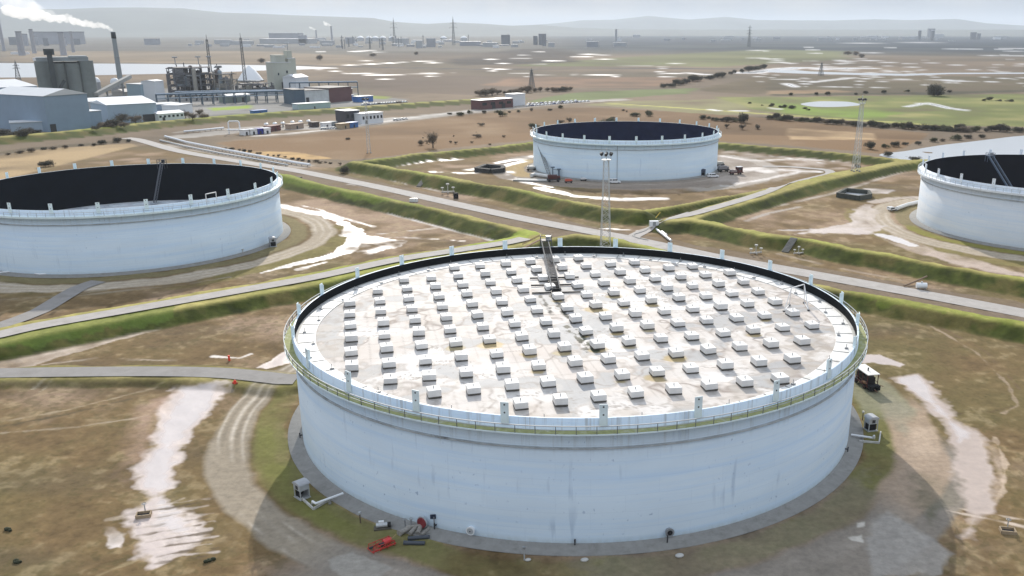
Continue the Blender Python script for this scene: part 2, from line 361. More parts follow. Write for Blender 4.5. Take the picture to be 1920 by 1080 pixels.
# --- tank farm floor: brown mud with thin moss
FARM=[(-320,760),(-300,345),(0,338),(250,275),(300,268),(420,290),(560,312),(640,315),(665,303),(860,282),(1000,266),(1350,267),(1690,298),(1760,302),(2000,300),(2300,420),(2400,1165),(1000,1400),(-400,1165)]
P=W([p for p in FARM]); I=bbox_idx(GX,GY,P,4)
m=sat(.5-inside_sd(GX[I],GY[I],P)/3); m=np.maximum(m,0)
base=alb((130,108,76))[None,:]*(1+.14*n40[I]+.16*n8[I]+.14*n2[I]+.10*n05[I])[:,None]
mo=sat(n40[I]*1.3+.12+n8[I]*.5)[:,None]*.62; base=base*(1-mo)+alb((108,102,64))*mo
dk=sat(nst[I]*1.4-.15)[:,None]*.5; base=base*(1-dk)+alb((100,88,72))*dk
pk=sat(-n40[I]*1.2+n8[I]*.6-.25)[:,None]*.55; base=base*(1-pk)+alb((200,172,150))*pk
sp=sat(n2[I]*2.2+n8[I]*1.2-.8)[:,None]*.3; base=base*(1-sp)+alb((180,162,128))*sp; tf=sat(n05[I]*2.6+n8[I]-.8)[:,None]*.4; base=base*(1-tf)+alb((88,82,52))*tf
C[I]=C[I]*(1-m[:,None])+base*m[:,None]
# strip between the main road and the banks
line([(380,298),(560,326),(700,356),(900,401),(1100,442),(1300,480),(1500,520),(1700,556),(1920,596),(2100,632)],26,(132,116,98),2,'8',tex=('8',.85,.5))
line([(330,272),(420,286),(500,302),(560,312)],16,(176,164,150),1.5,'8',tex=('8',.8,.7))
# grass on the banks
g=(alb((76,83,34))[None,:]*(1+.26*n8+.30*n2+.20*n40+.2*n05)[:,None])
br=sat(n8*1.5+n2*.6+n40*.7-.1)[:,None]*.7; g=g*(1-br)+alb((112,98,60))*br
C=C*(1-FACE[:,None])+g*FACE[:,None]
cg=alb((184,172,106))[None,:]*(1+.18*n8+.18*n2)[:,None]
gr=sat(n40*1.6+.1+n8*.6)[:,None]*.6; cg=cg*(1-gr)+alb((160,172,76))*gr
C=C*(1-CREST[:,None]*.85)+cg*(CREST[:,None]*.85)
# brightest turf
poly([(960,452),(1010,440),(1022,444),(1010,458),(880,476)],(160,178,70),2,'8',a=.7); poly([(520,330),(700,370),(840,400),(830,410),(640,375),(520,345)],(128,146,60),2,'8',a=.5)
poly([(-100,650),(0,641),(200,612),(330,590),(330,606),(100,652),(-100,690)],(104,128,52),2,'8',a=.5); poly([(1560,545),(1700,566),(1920,605),(1990,622),(1990,640),(1800,615),(1640,585)],(128,140,58),2,'8',a=.5)
# --- tracks round the tanks
OFFG=1.0
ring('A',3.0,8.0,(124,122,74),1.2,'8',a=.85,tex=('8',.8,.6)); ring('A',4.8,7.6,(128,128,70),1.2,'8',a0=150,a1=236,a=.7,tex=('8',.7,.8))
ring('A',8.6,14.6,(168,156,138),1.0,'8',a0=150,a1=240,a=.92)
for rr in (9.6,11.1,13.3): ring('A',rr,rr+.3+.5*((rr*7)%1),(218,206,190),1.1+.5*((rr*3)%1),'40',.5,a0=156,a1=235,a=.75,tex=('8',.45,1.8))
for rr in (10.3,12.4): ring('A',rr,rr+.4,(136,124,108),.8,'40',.5,a0=156,a1=235,a=.55,tex=('8',.5,1.4))
ring('A',8.5,19,(150,142,132),1.2,'8',a0=236,a1=345,a=.85); ring('A',10,13,(178,168,156),.8,'8',a0=245,a1=330,a=.6,tex=('8',.6,.9))
ring('A',7.5,15,(182,160,138),1.0,'8',a0=-40,a1=2,a=.85); ring('A',4,13,(152,150,124),1.0,'8',a0=-5,a1=16,a=.8)
for t in 'BD':
    ring(t,2.5,7.5,(138,128,92),1,'8',a=.8); ring(t,9,17,(190,176,156),1.0,'8',a=.85); 
    for rr in (10,12.5,15): ring(t,rr,rr+.9,(216,204,188),.6,'8',.6,a=.6,tex=('8',.7,1))
ring('B',17,24,(132,124,72),1.4,'8',a0=-60,a1=20,a=.7,tex=('8',.7,.8)); ring('D',17,25,(140,130,80),1.4,'8',a0=150,a1=260,a=.7,tex=('8',.7,.8)); ring('D',3.5,8,(146,142,66),1,'8',a0=180,a1=262,a=.8)
ring('C',1.5,22,(158,146,134),1.5,'8',a=.9); ring('C',8,10,(196,184,170),.8,'8',a=.6,tex=('8',.6,1)); ring('C',15,19,(138,126,114),.8,'8',a=.6,tex=('8',.6,1)); ring('C',4,13,(186,160,112),1.6,'8',a0=150,a1=215,a=.85); ring('C',22,30,(188,180,170),2,'8',a0=-70,a1=40,a=.7)
# --- wheel tracks
for pl,w,c in [([(0,792),(130,768),(240,740),(310,722)],.55,(176,158,130)),([(0,800),(130,776),(245,748)],.5,(100,88,66)),([(0,812),(150,800),(250,785),(300,775)],.6,(180,164,140)),
  ([(60,730),(92,716)],.5,(176,164,140)),([(75,735),(102,718)],.5,(176,164,140)),([(200,975),(290,955),(345,935)],.5,(196,180,160)),([(150,1075),(260,1040),(330,1000)],.6,(104,92,62)),([(185,1078),(280,1042),(340,1010)],.6,(172,154,118)),
  ([(1700,590),(1770,625),(1830,660),(1890,720),(1908,760),(1880,775)],.5,(176,156,132)),([(1710,588),(1785,625),(1850,660),(1912,730)],.5,(120,100,76)),([(1800,775),(1860,772),(1900,762)],.5,(104,88,62)),
  ([(1770,950),(1850,962),(1920,975)],.5,(222,204,186)),([(1775,958),(1850,972),(1920,988)],.5,(222,204,186)),([(1782,954),(1850,967)],.4,(92,76,56)),([(1865,820),(1885,870),(1880,920),(1850,960)],.7,(206,184,160)),
  ([(545,350),(610,368),(690,390),(800,420),(937,455)],1.6,(206,196,184)),([(620,372),(720,398),(860,435),(930,452)],.7,(244,240,236)),([(0,562),(100,556),(200,544)],.8,(150,140,120)),([(140,555),(230,545),(330,535),(430,520)],1.4,(160,146,124)),
  ([(1440,390),(1565,362),(1640,338),(1700,320)],2.4,(196,184,172)),([(1462,432),(1600,430),(1660,424)],1.6,(214,206,202)),([(1400,414),(1440,400),(1500,388)],2.0,(190,180,170)),
  ([(655,345),(720,352),(800,368),(900,390),(1000,412),(1110,436)],2.0,(206,198,190))]:
    line(pl,w,c,.4,'2',.35,a=.85,tex=('8',.85,.8))
# --- pale wet clay and standing water
CLAY=(208,192,184); SKY_WATER=(226,224,224)
poly([(338,726),(440,716),(438,735),(405,760),(372,800),(338,850),(318,880),(328,925),(345,955),(395,990),(385,1022),(330,1050),(285,1072),(255,1025),(246,968),(266,905),(276,850),(292,800),(285,770),(310,748)],CLAY,1.7,'8',1.3,wet=.75)
poly([(338,726),(420,722),(395,760),(350,800),(322,850),(305,890),(318,930),(340,965),(372,990),(355,1012),(300,1000),(282,940),(285,880),(300,815),(330,768)],(222,211,206),1.5,'8',.9,wet=1.0)
poly([(255,760),(330,735),(290,800),(270,860),(240,900),(232,850)],(196,166,146),1.6,'8',2.5,a=.7,tex=('8',.6,.9))
poly([(200,990),(235,1000),(230,1030),(205,1030)],(232,220,214),1.0,'8',.4,wet=.7,tex=('8',.6,1.2))
for k in range(16): line([(246+k*3.5+_rng.uniform(-14,8),958+k*6.6),(315+k*2,946+k*6.8),(380+k*1.2+_rng.uniform(-14,20),934+k*7.2)],_rng.uniform(.25,.6),(104,90,72) if k%2 else (214,200,190),.3,'2',.3,a=.8,tex=('8',.6,1.0))
poly([(1612,664),(1650,664),(1700,684),(1690,690),(1640,682),(1612,682)],CLAY,.7,'8',.4,wet=.8)
poly([(1684,708),(1722,700),(1752,742),(1800,785),(1832,806),(1852,846),(1868,880),(1850,958),(1825,1005),(1800,1010),(1820,940),(1806,890),(1784,840),(1744,768)],(196,178,166),1.6,'8',1.4,wet=.6)
poly([(1690,710),(1718,704),(1745,748),(1795,795),(1818,812),(1800,830),(1760,770)],(218,206,200),1.0,'8',.9,wet=1.0)
poly([(1840,815),(1878,850),(1890,900),(1860,950),(1846,940),(1868,890)],(206,184,164),1.0,'8',1.2,a=.8,tex=('8',.55,1))
poly([(1680,790),(1760,800),(1770,880),(1720,900),(1690,850)],(204,182,160),1.4,'8',2,a=.65,tex=('8',.5,1))
poly([(478,690),(545,655),(552,680),(500,692)],CLAY,.7,'8',.4,wet=.8)
poly([(-60,690),(0,678),(110,655),(270,618),(320,608),(300,618),(180,650),(90,676),(60,688),(0,692)],(214,196,180),.9,'8',.6,a=.9,tex=('8',.65,.8),wet=.3)
line([(80,684),(180,672),(300,676),(400,672)],1.2,(206,190,172),.8,'8',.4,a=.7,tex=('8',.4,1.3))
line([(400,668),(450,672),(470,664)],.8,(222,212,202),.5,'8',.35,wet=.4)
line([(525,386),(560,393),(610,402),(640,416),(665,432),(660,452),(640,474),(600,486),(545,497),(490,512)],5.0,(236,228,224),2.2,'8',.5,wet=.9,tex=('8',.85,.7))
poly([(640,440),(670,430),(700,440),(760,452),(740,465),(690,475),(660,468),(655,452)],(236,228,224),2.2,'8',.5,wet=.9,tex=('8',.7,1.1))
line([(565,385),(600,393),(630,405),(700,425)],2.2,(232,222,216),1.6,'8',.5,wet=.7,tex=('8',.5,1.2)); line([(670,448),(760,445),(840,450),(870,452)],2.0,(224,214,208),1.6,'8',.5,wet=.7,tex=('8',.4,1.2)); line([(700,440),(800,430),(830,425)],2.2,(214,202,192),1.4,'8',.8,wet=.3,tex=('8',.5,1))
line([(560,505),(610,492)],3,(226,216,206),1.4,'8',.5,wet=.5,tex=('8',.6,1))
for pl,w in [([(735,312),(800,303),(860,299)],4),([(750,308),(810,300),(865,295)],3),([(880,318),(940,312),(1000,298)],5),([(930,306),(980,297),(1000,293)],5),([(810,322),(870,325),(920,322)],4),([(955,315),(960,335),(1000,345),(1040,352)],3.5),([(1010,352),(1080,368),(1160,374),(1240,372)],6),([(1350,292),(1400,300),(1450,302)],4),([(1380,320),(1420,316),(1440,322)],9),([(1360,348),(1440,335),(1500,322)],4),([(1440,300),(1500,298),(1560,302)],4),([(1455,318),(1500,320),(1530,322)],7),([(1120,428),(1180,431),(1200,433)],2.2),([(1450,292),(1540,306)],3)]:
    line(pl,w,(238,232,228),2.0,'8',.6,wet=.85,tex=('8',.7,.9))
poly([(1350,275),(1450,292),(1560,300),(1600,310),(1500,330),(1400,350),(1350,345)],(196,184,174),5,'40',3,a=.6,tex=('8',.5,.8))
poly([(1600,395),(1628,384),(1640,395),(1634,412),(1660,432),(1630,440),(1480,440),(1530,428),(1590,418)],(214,200,192),2.5,'8',1.2,a=.9,wet=.45,tex=('8',.8,.6))
poly([(1612,352),(1680,356),(1670,364),(1625,362)],(214,202,196),2,'8',1,a=.8,wet=.4,tex=('8',.6,.9)); line([(1640,378),(1680,372),(1722,370)],6,(206,192,180),1.5,'8',1,a=.8)
poly([(1640,438),(1700,448),(1760,470),(1850,492),(1960,520),(1960,530),(1800,500),(1700,470)],(204,184,170),2,'8',1.4,a=.85,tex=('8',.7,.8),wet=.25); line([(1650,440),(1680,448),(1710,460)],3.0,(234,226,222),1.2,'8',.5,wet=.8)
line([(1460,476),(1560,500),(1700,528)],2.4,(186,170,154),1.4,'8',.8,a=.7,tex=('8',.4,1.2)); line([(640,322),(690,328),(760,345),(830,360)],2.4,(220,212,204),1.4,'8',.6,a=.8,tex=('8',.4,1.3))
# far pools, with the white of the reflected sky put into their colour
for pl,w in [([(1010,140),(1080,139.5),(1155,141)],12),([(1240,138.5),(1290,137),(1325,140)],16),([(1160,124),(1218,124)],9),([(1165,135),(1195,135)],6),([(645,137),(700,138),(790,138)],7),([(655,122),(700,120),(755,117)],14),([(690,141),(750,140)],8),([(808,138),(850,137)],9),([(960,137),(990,137)],9),([(785,115),(805,115)],9),([(1240,87),(1340,87)],25),([(1400,86),(1520,86)],20),([(1540,82),(1620,81),(1800,79)],26),([(1860,91),(1930,91)],22),([(1580,115),(1610,114),(1660,113)],14),([(1690,107),(1720,107)],8),([(1840,105),(1880,103)],14),([(1765,92),(1830,92)],10),
   ([(1400,137),(1450,131),(1500,127),(1560,129),(1620,128)],40),([(1530,130),(1600,133)],10),([(1450,149),(1490,149)],5),([(1525,154),(1560,150),(1600,146)],9),([(1650,149),(1720,150),(1780,150)],9),([(1780,152),(1830,152)],11),([(1858,153),(1875,153)],8),([(1515,163),(1565,163)],7),([(1582,163),(1592,163)],5),([(1610,163),(1635,163)],7),([(1640,164),(1668,164)],6),([(1475,157),(1492,163)],9),([(1660,132),(1680,135)],6),([(1700,134),(1722,133)],7),([(1610,148),(1640,147)],7),([(1880,147),(1930,146)],8),([(1570,120),(1600,117)],7),([(1700,119),(1725,119)],5),([(1870,121),(1890,121)],5),([(1700,200),(1740,193),(1780,203),(1812,207)],6),([(1718,193),(1750,196)],6),([(1445,203),(1460,204)],6),([(1330,205),(1350,208)],5),([(1370,207),(1395,208)],5),([(1090,101),(1130,103)],16),([(1410,95),(1440,94)],8),([(600,97),(640,97)],8),([(660,97),(690,95)],14)]:
    line(pl,w,SKY_WATER,w*.25,'40',None,wet=1.0)
for k in range(90):
    px=_rng.uniform(1400,1930); py=_rng.uniform(88,166); l_=_rng.uniform(4,22); line([(px,py),(px+l_*.5,py+_rng.uniform(-.8,.8)),(px+l_,py+_rng.uniform(-.6,.6))],_rng.uniform(2,6)*(1+max(0,(130-py))/20),SKY_WATER,2.5,'40',None,wet=1.0)
for k in range(40):
    px=_rng.uniform(500,1300); py=_rng.uniform(96,150); l_=_rng.uniform(4,26); line([(px,py),(px+l_,py+_rng.uniform(-.6,.6))],_rng.uniform(2,5)*(1+max(0,(130-py))/20),SKY_WATER,2.5,'40',None,wet=1.0)
# moist dark patches and pads
poly([(1098,1030),(1300,1000),(1500,960),(1560,900),(1620,880),(1700,1000),(1700,1080),(1098,1110)],(150,140,128),3,'8',3,a=.4)
poly([(1628,980),(1668,962),(1690,970),(1790,1040),(1760,1080),(1640,1080),(1622,1020)],(172,166,158),.4,'2',.8,a=.8); poly([(1606,980),(1622,978),(1624,986),(1608,988)],(212,204,192),.3,'2'); poly([(1592,1008),(1616,1002),(1622,1020),(1600,1016)],(212,204,192),.3,'2')
poly([(1715,890),(1765,905),(1790,945),(1745,985),(1715,940)],(100,100,78),2,'8',2,a=.7,tex=('8',.7,.6))
poly([(612,1050),(660,1036),(735,1066),(700,1085),(640,1080)],(176,170,160),.3,'2',.4,a=.8)
poly([(1660,735),(1720,770),(1720,820),(1690,830),(1650,780)],(158,152,132),1.5,'8',2,a=.7)
C=np.clip(C*(1+.06*n2)[:,None],.01,.9)
verts=np.stack([GX,GY,GZ],1).astype(np.float32)
ii,jj=np.meshgrid(np.arange(NR-1),np.arange(NA),indexing='ij'); j2=(jj+1)%NA
quads=np.stack([ii*NA+jj,(ii+1)*NA+jj,(ii+1)*NA+j2,ii*NA+j2],-1).reshape(-1,4)[:, ::-1]
me=bpy.data.meshes.new('ground'); me.vertices.add(len(verts)); me.vertices.foreach_set('co',verts.ravel())
me.loops.add(quads.size); me.loops.foreach_set('vertex_index',quads.ravel().astype(np.int32))
me.polygons.add(len(quads)); me.polygons.foreach_set('loop_start',np.arange(0,quads.size,4,dtype=np.int32)); me.polygons.foreach_set('loop_total',np.full(len(quads),4,dtype=np.int32))
me.update(calc_edges=True); me.polygons.foreach_set('use_smooth',np.ones(len(quads),bool))
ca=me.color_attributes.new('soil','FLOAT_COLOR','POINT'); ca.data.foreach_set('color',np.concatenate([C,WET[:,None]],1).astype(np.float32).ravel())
gm=bpy.data.materials.new('ground_soil'); gm.use_nodes=True; nt=gm.node_tree; N=nt.nodes; L=nt.links; b=N['Principled BSDF']
va=N.new('ShaderNodeVertexColor'); va.layer_name='soil'
t=N.new('ShaderNodeTexCoord'); nn=N.new('ShaderNodeTexNoise'); nn.inputs['Scale'].default_value=.9; nn.inputs['Detail'].default_value=8; nn.inputs['Roughness'].default_value=.7
L.new(t.outputs['Object'],nn.inputs['Vector'])
rr=N.new('ShaderNodeMapRange'); rr.inputs['From Min'].default_value=.25; rr.inputs['From Max'].default_value=.75; rr.inputs['To Min'].default_value=.76; rr.inputs['To Max'].default_value=1.24
L.new(nn.outputs['Fac'],rr.inputs['Value'])
wm=N.new('ShaderNodeMix'); wm.inputs['B'].default_value=1.0; L.new(va.outputs['Alpha'],wm.inputs['Factor']); L.new(rr.outputs[0],wm.inputs['A'])
mu=N.new('ShaderNodeMix'); mu.data_type='RGBA'; mu.blend_type='MULTIPLY'; mu.inputs['Factor'].default_value=1; L.new(va.outputs['Color'],mu.inputs['A']); L.new(wm.outputs['Result'],mu.inputs['B'])
L.new(mu.outputs['Result'],b.inputs['Base Color'])
ro=N.new('ShaderNodeMapRange'); ro.inputs['To Min'].default_value=.95; ro.inputs['To Max'].default_value=.16; L.new(va.outputs['Alpha'],ro.inputs['Value']); L.new(ro.outputs[0],b.inputs['Roughness'])
spn=N.new('ShaderNodeMapRange'); spn.inputs['To Min'].default_value=.12; spn.inputs['To Max'].default_value=.6; L.new(va.outputs['Alpha'],spn.inputs['Value']); L.new(spn.outputs[0],b.inputs['Specular IOR Level'])
bp=N.new('ShaderNodeBump'); bp.inputs['Distance'].default_value=.25; dr=N.new('ShaderNodeMapRange'); dr.inputs['To Min'].default_value=.45; dr.inputs['To Max'].default_value=.0; L.new(va.outputs['Alpha'],dr.inputs['Value']); L.new(dr.outputs[0],bp.inputs['Strength']); L.new(nn.outputs['Fac'],bp.inputs['Height']); L.new(bp.outputs[0],b.inputs['Normal'])
me.materials.append(gm); go=bpy.data.objects.new('ground',me); COL.objects.link(go); tag(go,kind='structure')
del verts,quads,ii,jj,j2

# --- hills on the horizon
HL=[(-400,30),(-150,26),(0,22),(130,21),(200,18),(270,17),(350,18),(420,25),(480,26),(560,29),(700,33),(740,40),(800,44),(850,41),(900,43),(960,47),(1010,45),(1080,51),(1200,54),(2400,55)]
HR=[(-400,50),(900,50),(1000,46),(1050,42),(1092,37),(1150,36),(1215,29),(1290,36),(1360,31),(1420,37),(1560,38),(1640,36),(1700,38),(1790,36),(1850,44),(1920,48),(2400,46)]
M1=MB(); na,nr=420,44; hv=[]
rr_=np.linspace(6500,27500,nr)
for r in rr_:
    for i in range(na):
        px=-700+(3300)*i/(na-1); a_=math.atan2((px-PX)/F,math.cos(PITCH)+ (PY-57)/F*-math.sin(PITCH)*-1)
        x,y=r*math.sin(a_),r*math.cos(a_)
        def hh(prof,d): return max(0.0,(57.1-np.interp(px,[p[0] for p in prof],[p[1] for p in prof]))/F*d/1.109+60)
        n=float(vnoise(np.array([x/900.]),np.array([y/900.]),2)[0])
        z=max(hh(HL,15000)*math.exp(-((r-15000)/2200)**2)*(1+.10*n*(1-math.exp(-((r-15000)/700)**2))),hh(HR,23000)*math.exp(-((r-23000)/2200)**2))-6
        hv.append((x,y,z))
M1.add(hv,[(j*na+i,j*na+i+1,(j+1)*na+i+1,(j+1)*na+i) for j in range(nr-1) for i in range(na-1)],0,True)
tag(M1.build('hills',pmat('hill_heath',(.085,.095,.075),.95,var=.35,scale=.0012)),kind='structure')

# --- open water
def flat(name,pl,mat,z=.05,world_pts=None):
    P=W(pl) if world_pts is None else world_pts
    b_=MB(); b_.add([(x,y,z) for x,y in P],[tuple(range(len(P)))]); o=b_.build(name,mat)
    if o.data.polygons[0].normal.z<0: o.data.flip_normals()
    return tag(o,kind='structure')
def water_mat(name,rough,sc):
    m=bpy.data.materials.new(name); m.use_nodes=True; nt=m.node_tree; N=nt.nodes; L=nt.links; b=N['Principled BSDF']
    b.inputs['Base Color'].default_value=(.44,.46,.48,1); b.inputs['Roughness'].default_value=rough; b.inputs['IOR'].default_value=1.33
    t=N.new('ShaderNodeTexCoord'); n=N.new('ShaderNodeTexNoise'); n.inputs['Scale'].default_value=sc; n.inputs['Detail'].default_value=4; L.new(t.outputs['Object'],n.inputs['Vector'])
    bp=N.new('ShaderNodeBump'); bp.inputs['Strength'].default_value=.12; bp.inputs['Distance'].default_value=.3; L.new(n.outputs['Fac'],bp.inputs['Height']); L.new(bp.outputs[0],b.inputs['Normal']); return m
WM=water_mat('river_water',.32,.25)
def smooth_poly(pl,n=6):
    P=np.array(pl,float); o=[]
    k=len(P)
    for i in range(k):
        p0,p1,p2,p3=P[i-1],P[i],P[(i+1)%k],P[(i+2)%k]
        for j in range(n):
            t_=j/n; o.append(tuple(.5*((2*p1)+(-p0+p2)*t_+(2*p0-5*p1+4*p2-p3)*t_*t_+(-p0+3*p1-3*p2+p3)*t_**3)))
    return o
flat('river_water',[(-300,117.5),(0,118.2),(240,119.5),(480,122),(560,124),(630,127.2),(636,128),(600,129),(560,130.5),(500,132),(440,134.5),(330,138),(180,141),(75,145),(0,145.5),(-300,150)],WM)
flat('lagoon_water',smooth_poly([(1648,291),(1700,283),(1760,273),(1810,267),(1860,261),(1920,254.5),(2050,248),(2060,300),(1930,299),(1870,297),(1800,301),(1720,303)],4),WM,.06)
flat('pond_water',smooth_poly([(1501,195),(1530,190.5),(1560,190),(1595,191.5),(1613,197),(1570,200.5),(1525,200)],5),WM,.06)
flat('channel_water',[(1440,132),(1490,131.5),(1520,134),(1600,136.5),(1700,138.5),(1780,136.5),(1930,136),(2100,135),(2100,138),(1930,138.5),(1780,139),(1700,142),(1600,140.5),(1500,138),(1440,135.5)],WM,.06)

# --- roads: sheets laid over the ground, with a kerb round the junction corner
ROADM=pmat('road_tarmac',tuple(alb((182,176,170))),.9,var=.14,scale=.35,dirt=tuple(alb((150,142,132))),dirt_amt=.6)
ROAD2=pmat('road_old_tarmac',tuple(alb((150,146,142))),.9,var=.14,scale=.35,dirt=tuple(alb((122,116,108))),dirt_amt=.6)
def resample(P,step):
    P=np.array(P,float); out=[]
    k=len(P)
    for i in range(k-1):
        p0=P[max(i-1,0)];p1=P[i];p2=P[i+1];p3=P[min(i+2,k-1)]; n=max(1,int(np.linalg.norm(p2-p1)/step))
        for j in range(n):
            t_=j/n; out.append(.5*((2*p1)+(-p0+p2)*t_+(2*p0-5*p1+4*p2-p3)*t_*t_+(-p0+3*p1-3*p2+p3)*t_**3))
    out.append(P[-1]); return np.array(out)
def road(name,pl,w,mat,z=0.0,lift=.12):
    P=resample(W(pl,z) if z else np.array([atz(*p)[:2] for p in pl]),3.0); d=np.gradient(P,axis=0); n=np.stack([-d[:,1],d[:,0]],1); n/=np.linalg.norm(n,axis=1,keepdims=True)
    b_=MB(); k=len(P); V=[]
    for i in range(k):
        for s in (-1,-.5,0,.5,1):
            q=P[i]+n[i]*s*w/2; V.append((q[0],q[1],(hgt(*q) if z==0 else z)+lift))
    Fc=[(i*5+j,i*5+j+1,(i+1)*5+j+1,(i+1)*5+j) for i in range(k-1) for j in range(4)]
    b_.add(V,Fc); o=b_.build(name,mat)
    if o.data.polygons[0].normal.z<0: o.data.flip_normals()
    return tag(o,kind='structure'),P,n
main_road,MP,MN=road('main_road',[(235,259),(262,263),(330,282),(400,295),(480,308),(560,321),(610,331),(700,349),(800,371),(900,393),(1000,414),(1100,433),(1170,446),(1250,463),(1340,482),(1440,500),(1540,518),(1690,545),(1815,568),(1920,588),(2100,622),(2400,680)],7.2,ROADM)
road('side_road',[(1185,446),(1203,436),(1235,418),(1285,404),(1335,391),(1435,360.5),(1490,344),(1530,333),(1556,326),(1550,319),(1520,316),(1480,313),(1430,312)],4.6,ROADM,lift=.135)
road('bank_road',[(-260,683),(-120,652),(0,629),(70,613),(240,583),(480,541),(600,519),(740,489),(860,470),(950,456),(985,448)],5.2,ROADM,z=2.4,lift=.28)
road('ramp_road',[(-60,632),(0,612),(40,598),(75,584),(112,562),(150,540),(185,528)],5.0,ROAD2,lift=.16)
road('tank_road',[(-300,711),(-60,702),(240,697.5),(400,699.5),(480,706),(530,712),(556,712)],5.2,ROAD2,lift=.16)
KM=pmat('kerb_concrete',(.34,.33,.31),.9)
def kerb(name,pl,w=.3,h=.14,z=0.0):
    P=resample(W(pl,z),1.5); b_=MB()
    for p,q in zip(P[:-1],P[1:]): b_.bar((p[0],p[1],hgt(*p)+h/2+.12),(q[0],q[1],hgt(*q)+h/2+.12),w,h)
    return tag(b_.build(name,KM),kind='structure')
kerb('kerb',[(1290,405),(1240,421),(1205,435),(1189,440),(1187,443),(1196,447),(1215,451)],.5,.2)
# ------------------------------------------------------------------ materials for built things
WHITE=pmat('white_paint',(.80,.81,.82),.5,var=.05,scale=.6,dirt=(.55,.52,.47),dirt_amt=.35)
GREY=pmat('grey_steel',(.30,.31,.32),.5,metal=.3,var=.15,scale=2)
GALV=pmat('galvanised_steel',(.50,.52,.53),.5,metal=.4,var=.15,scale=3)
DARK=pmat('dark_steel',(.035,.036,.04),.6,var=.2,scale=2)
BLACK=pmat('black_void',(.008,.008,.010),.9)
RED=pmat('red_paint',(.50,.045,.035),.5,var=.2,scale=2,dirt=(.15,.05,.03),dirt_amt=.5)
MAROON=pmat('maroon_paint',(.085,.02,.018),.55,var=.25,scale=2,dirt=(.02,.015,.012),dirt_amt=.6)
ORANGE=pmat('orange_red_paint',(.85,.06,.03),.5)
BLUE=pmat('blue_paint',(.05,.16,.42),.5); BLUED=pmat('deep_blue_paint',(.02,.03,.28),.5)
TEAL=pmat('teal_paint',(.10,.25,.30),.6); BROWN=pmat('brown_rust',(.16,.085,.05),.8,var=.3); RUBBER=pmat('rubber',(.02,.02,.02),.9)
CONC=pmat('concrete',(.27,.265,.25),.9,var=.16,scale=.8,dirt=(.15,.145,.13),dirt_amt=.7,bump=.2)
CONCP=pmat('pale_concrete',(.52,.51,.48),.9,var=.14,scale=.8,dirt=(.3,.28,.24),dirt_amt=.5)
GLASS=pmat('dark_glass',(.03,.04,.05),.15)
YELLOW=pmat('yellow_paint',(.65,.45,.05),.6); MOSS=pmat('mossy_plate',(.30,.31,.13),.9,var=.3,scale=1.2,dirt=(.55,.55,.48),dirt_amt=.8)

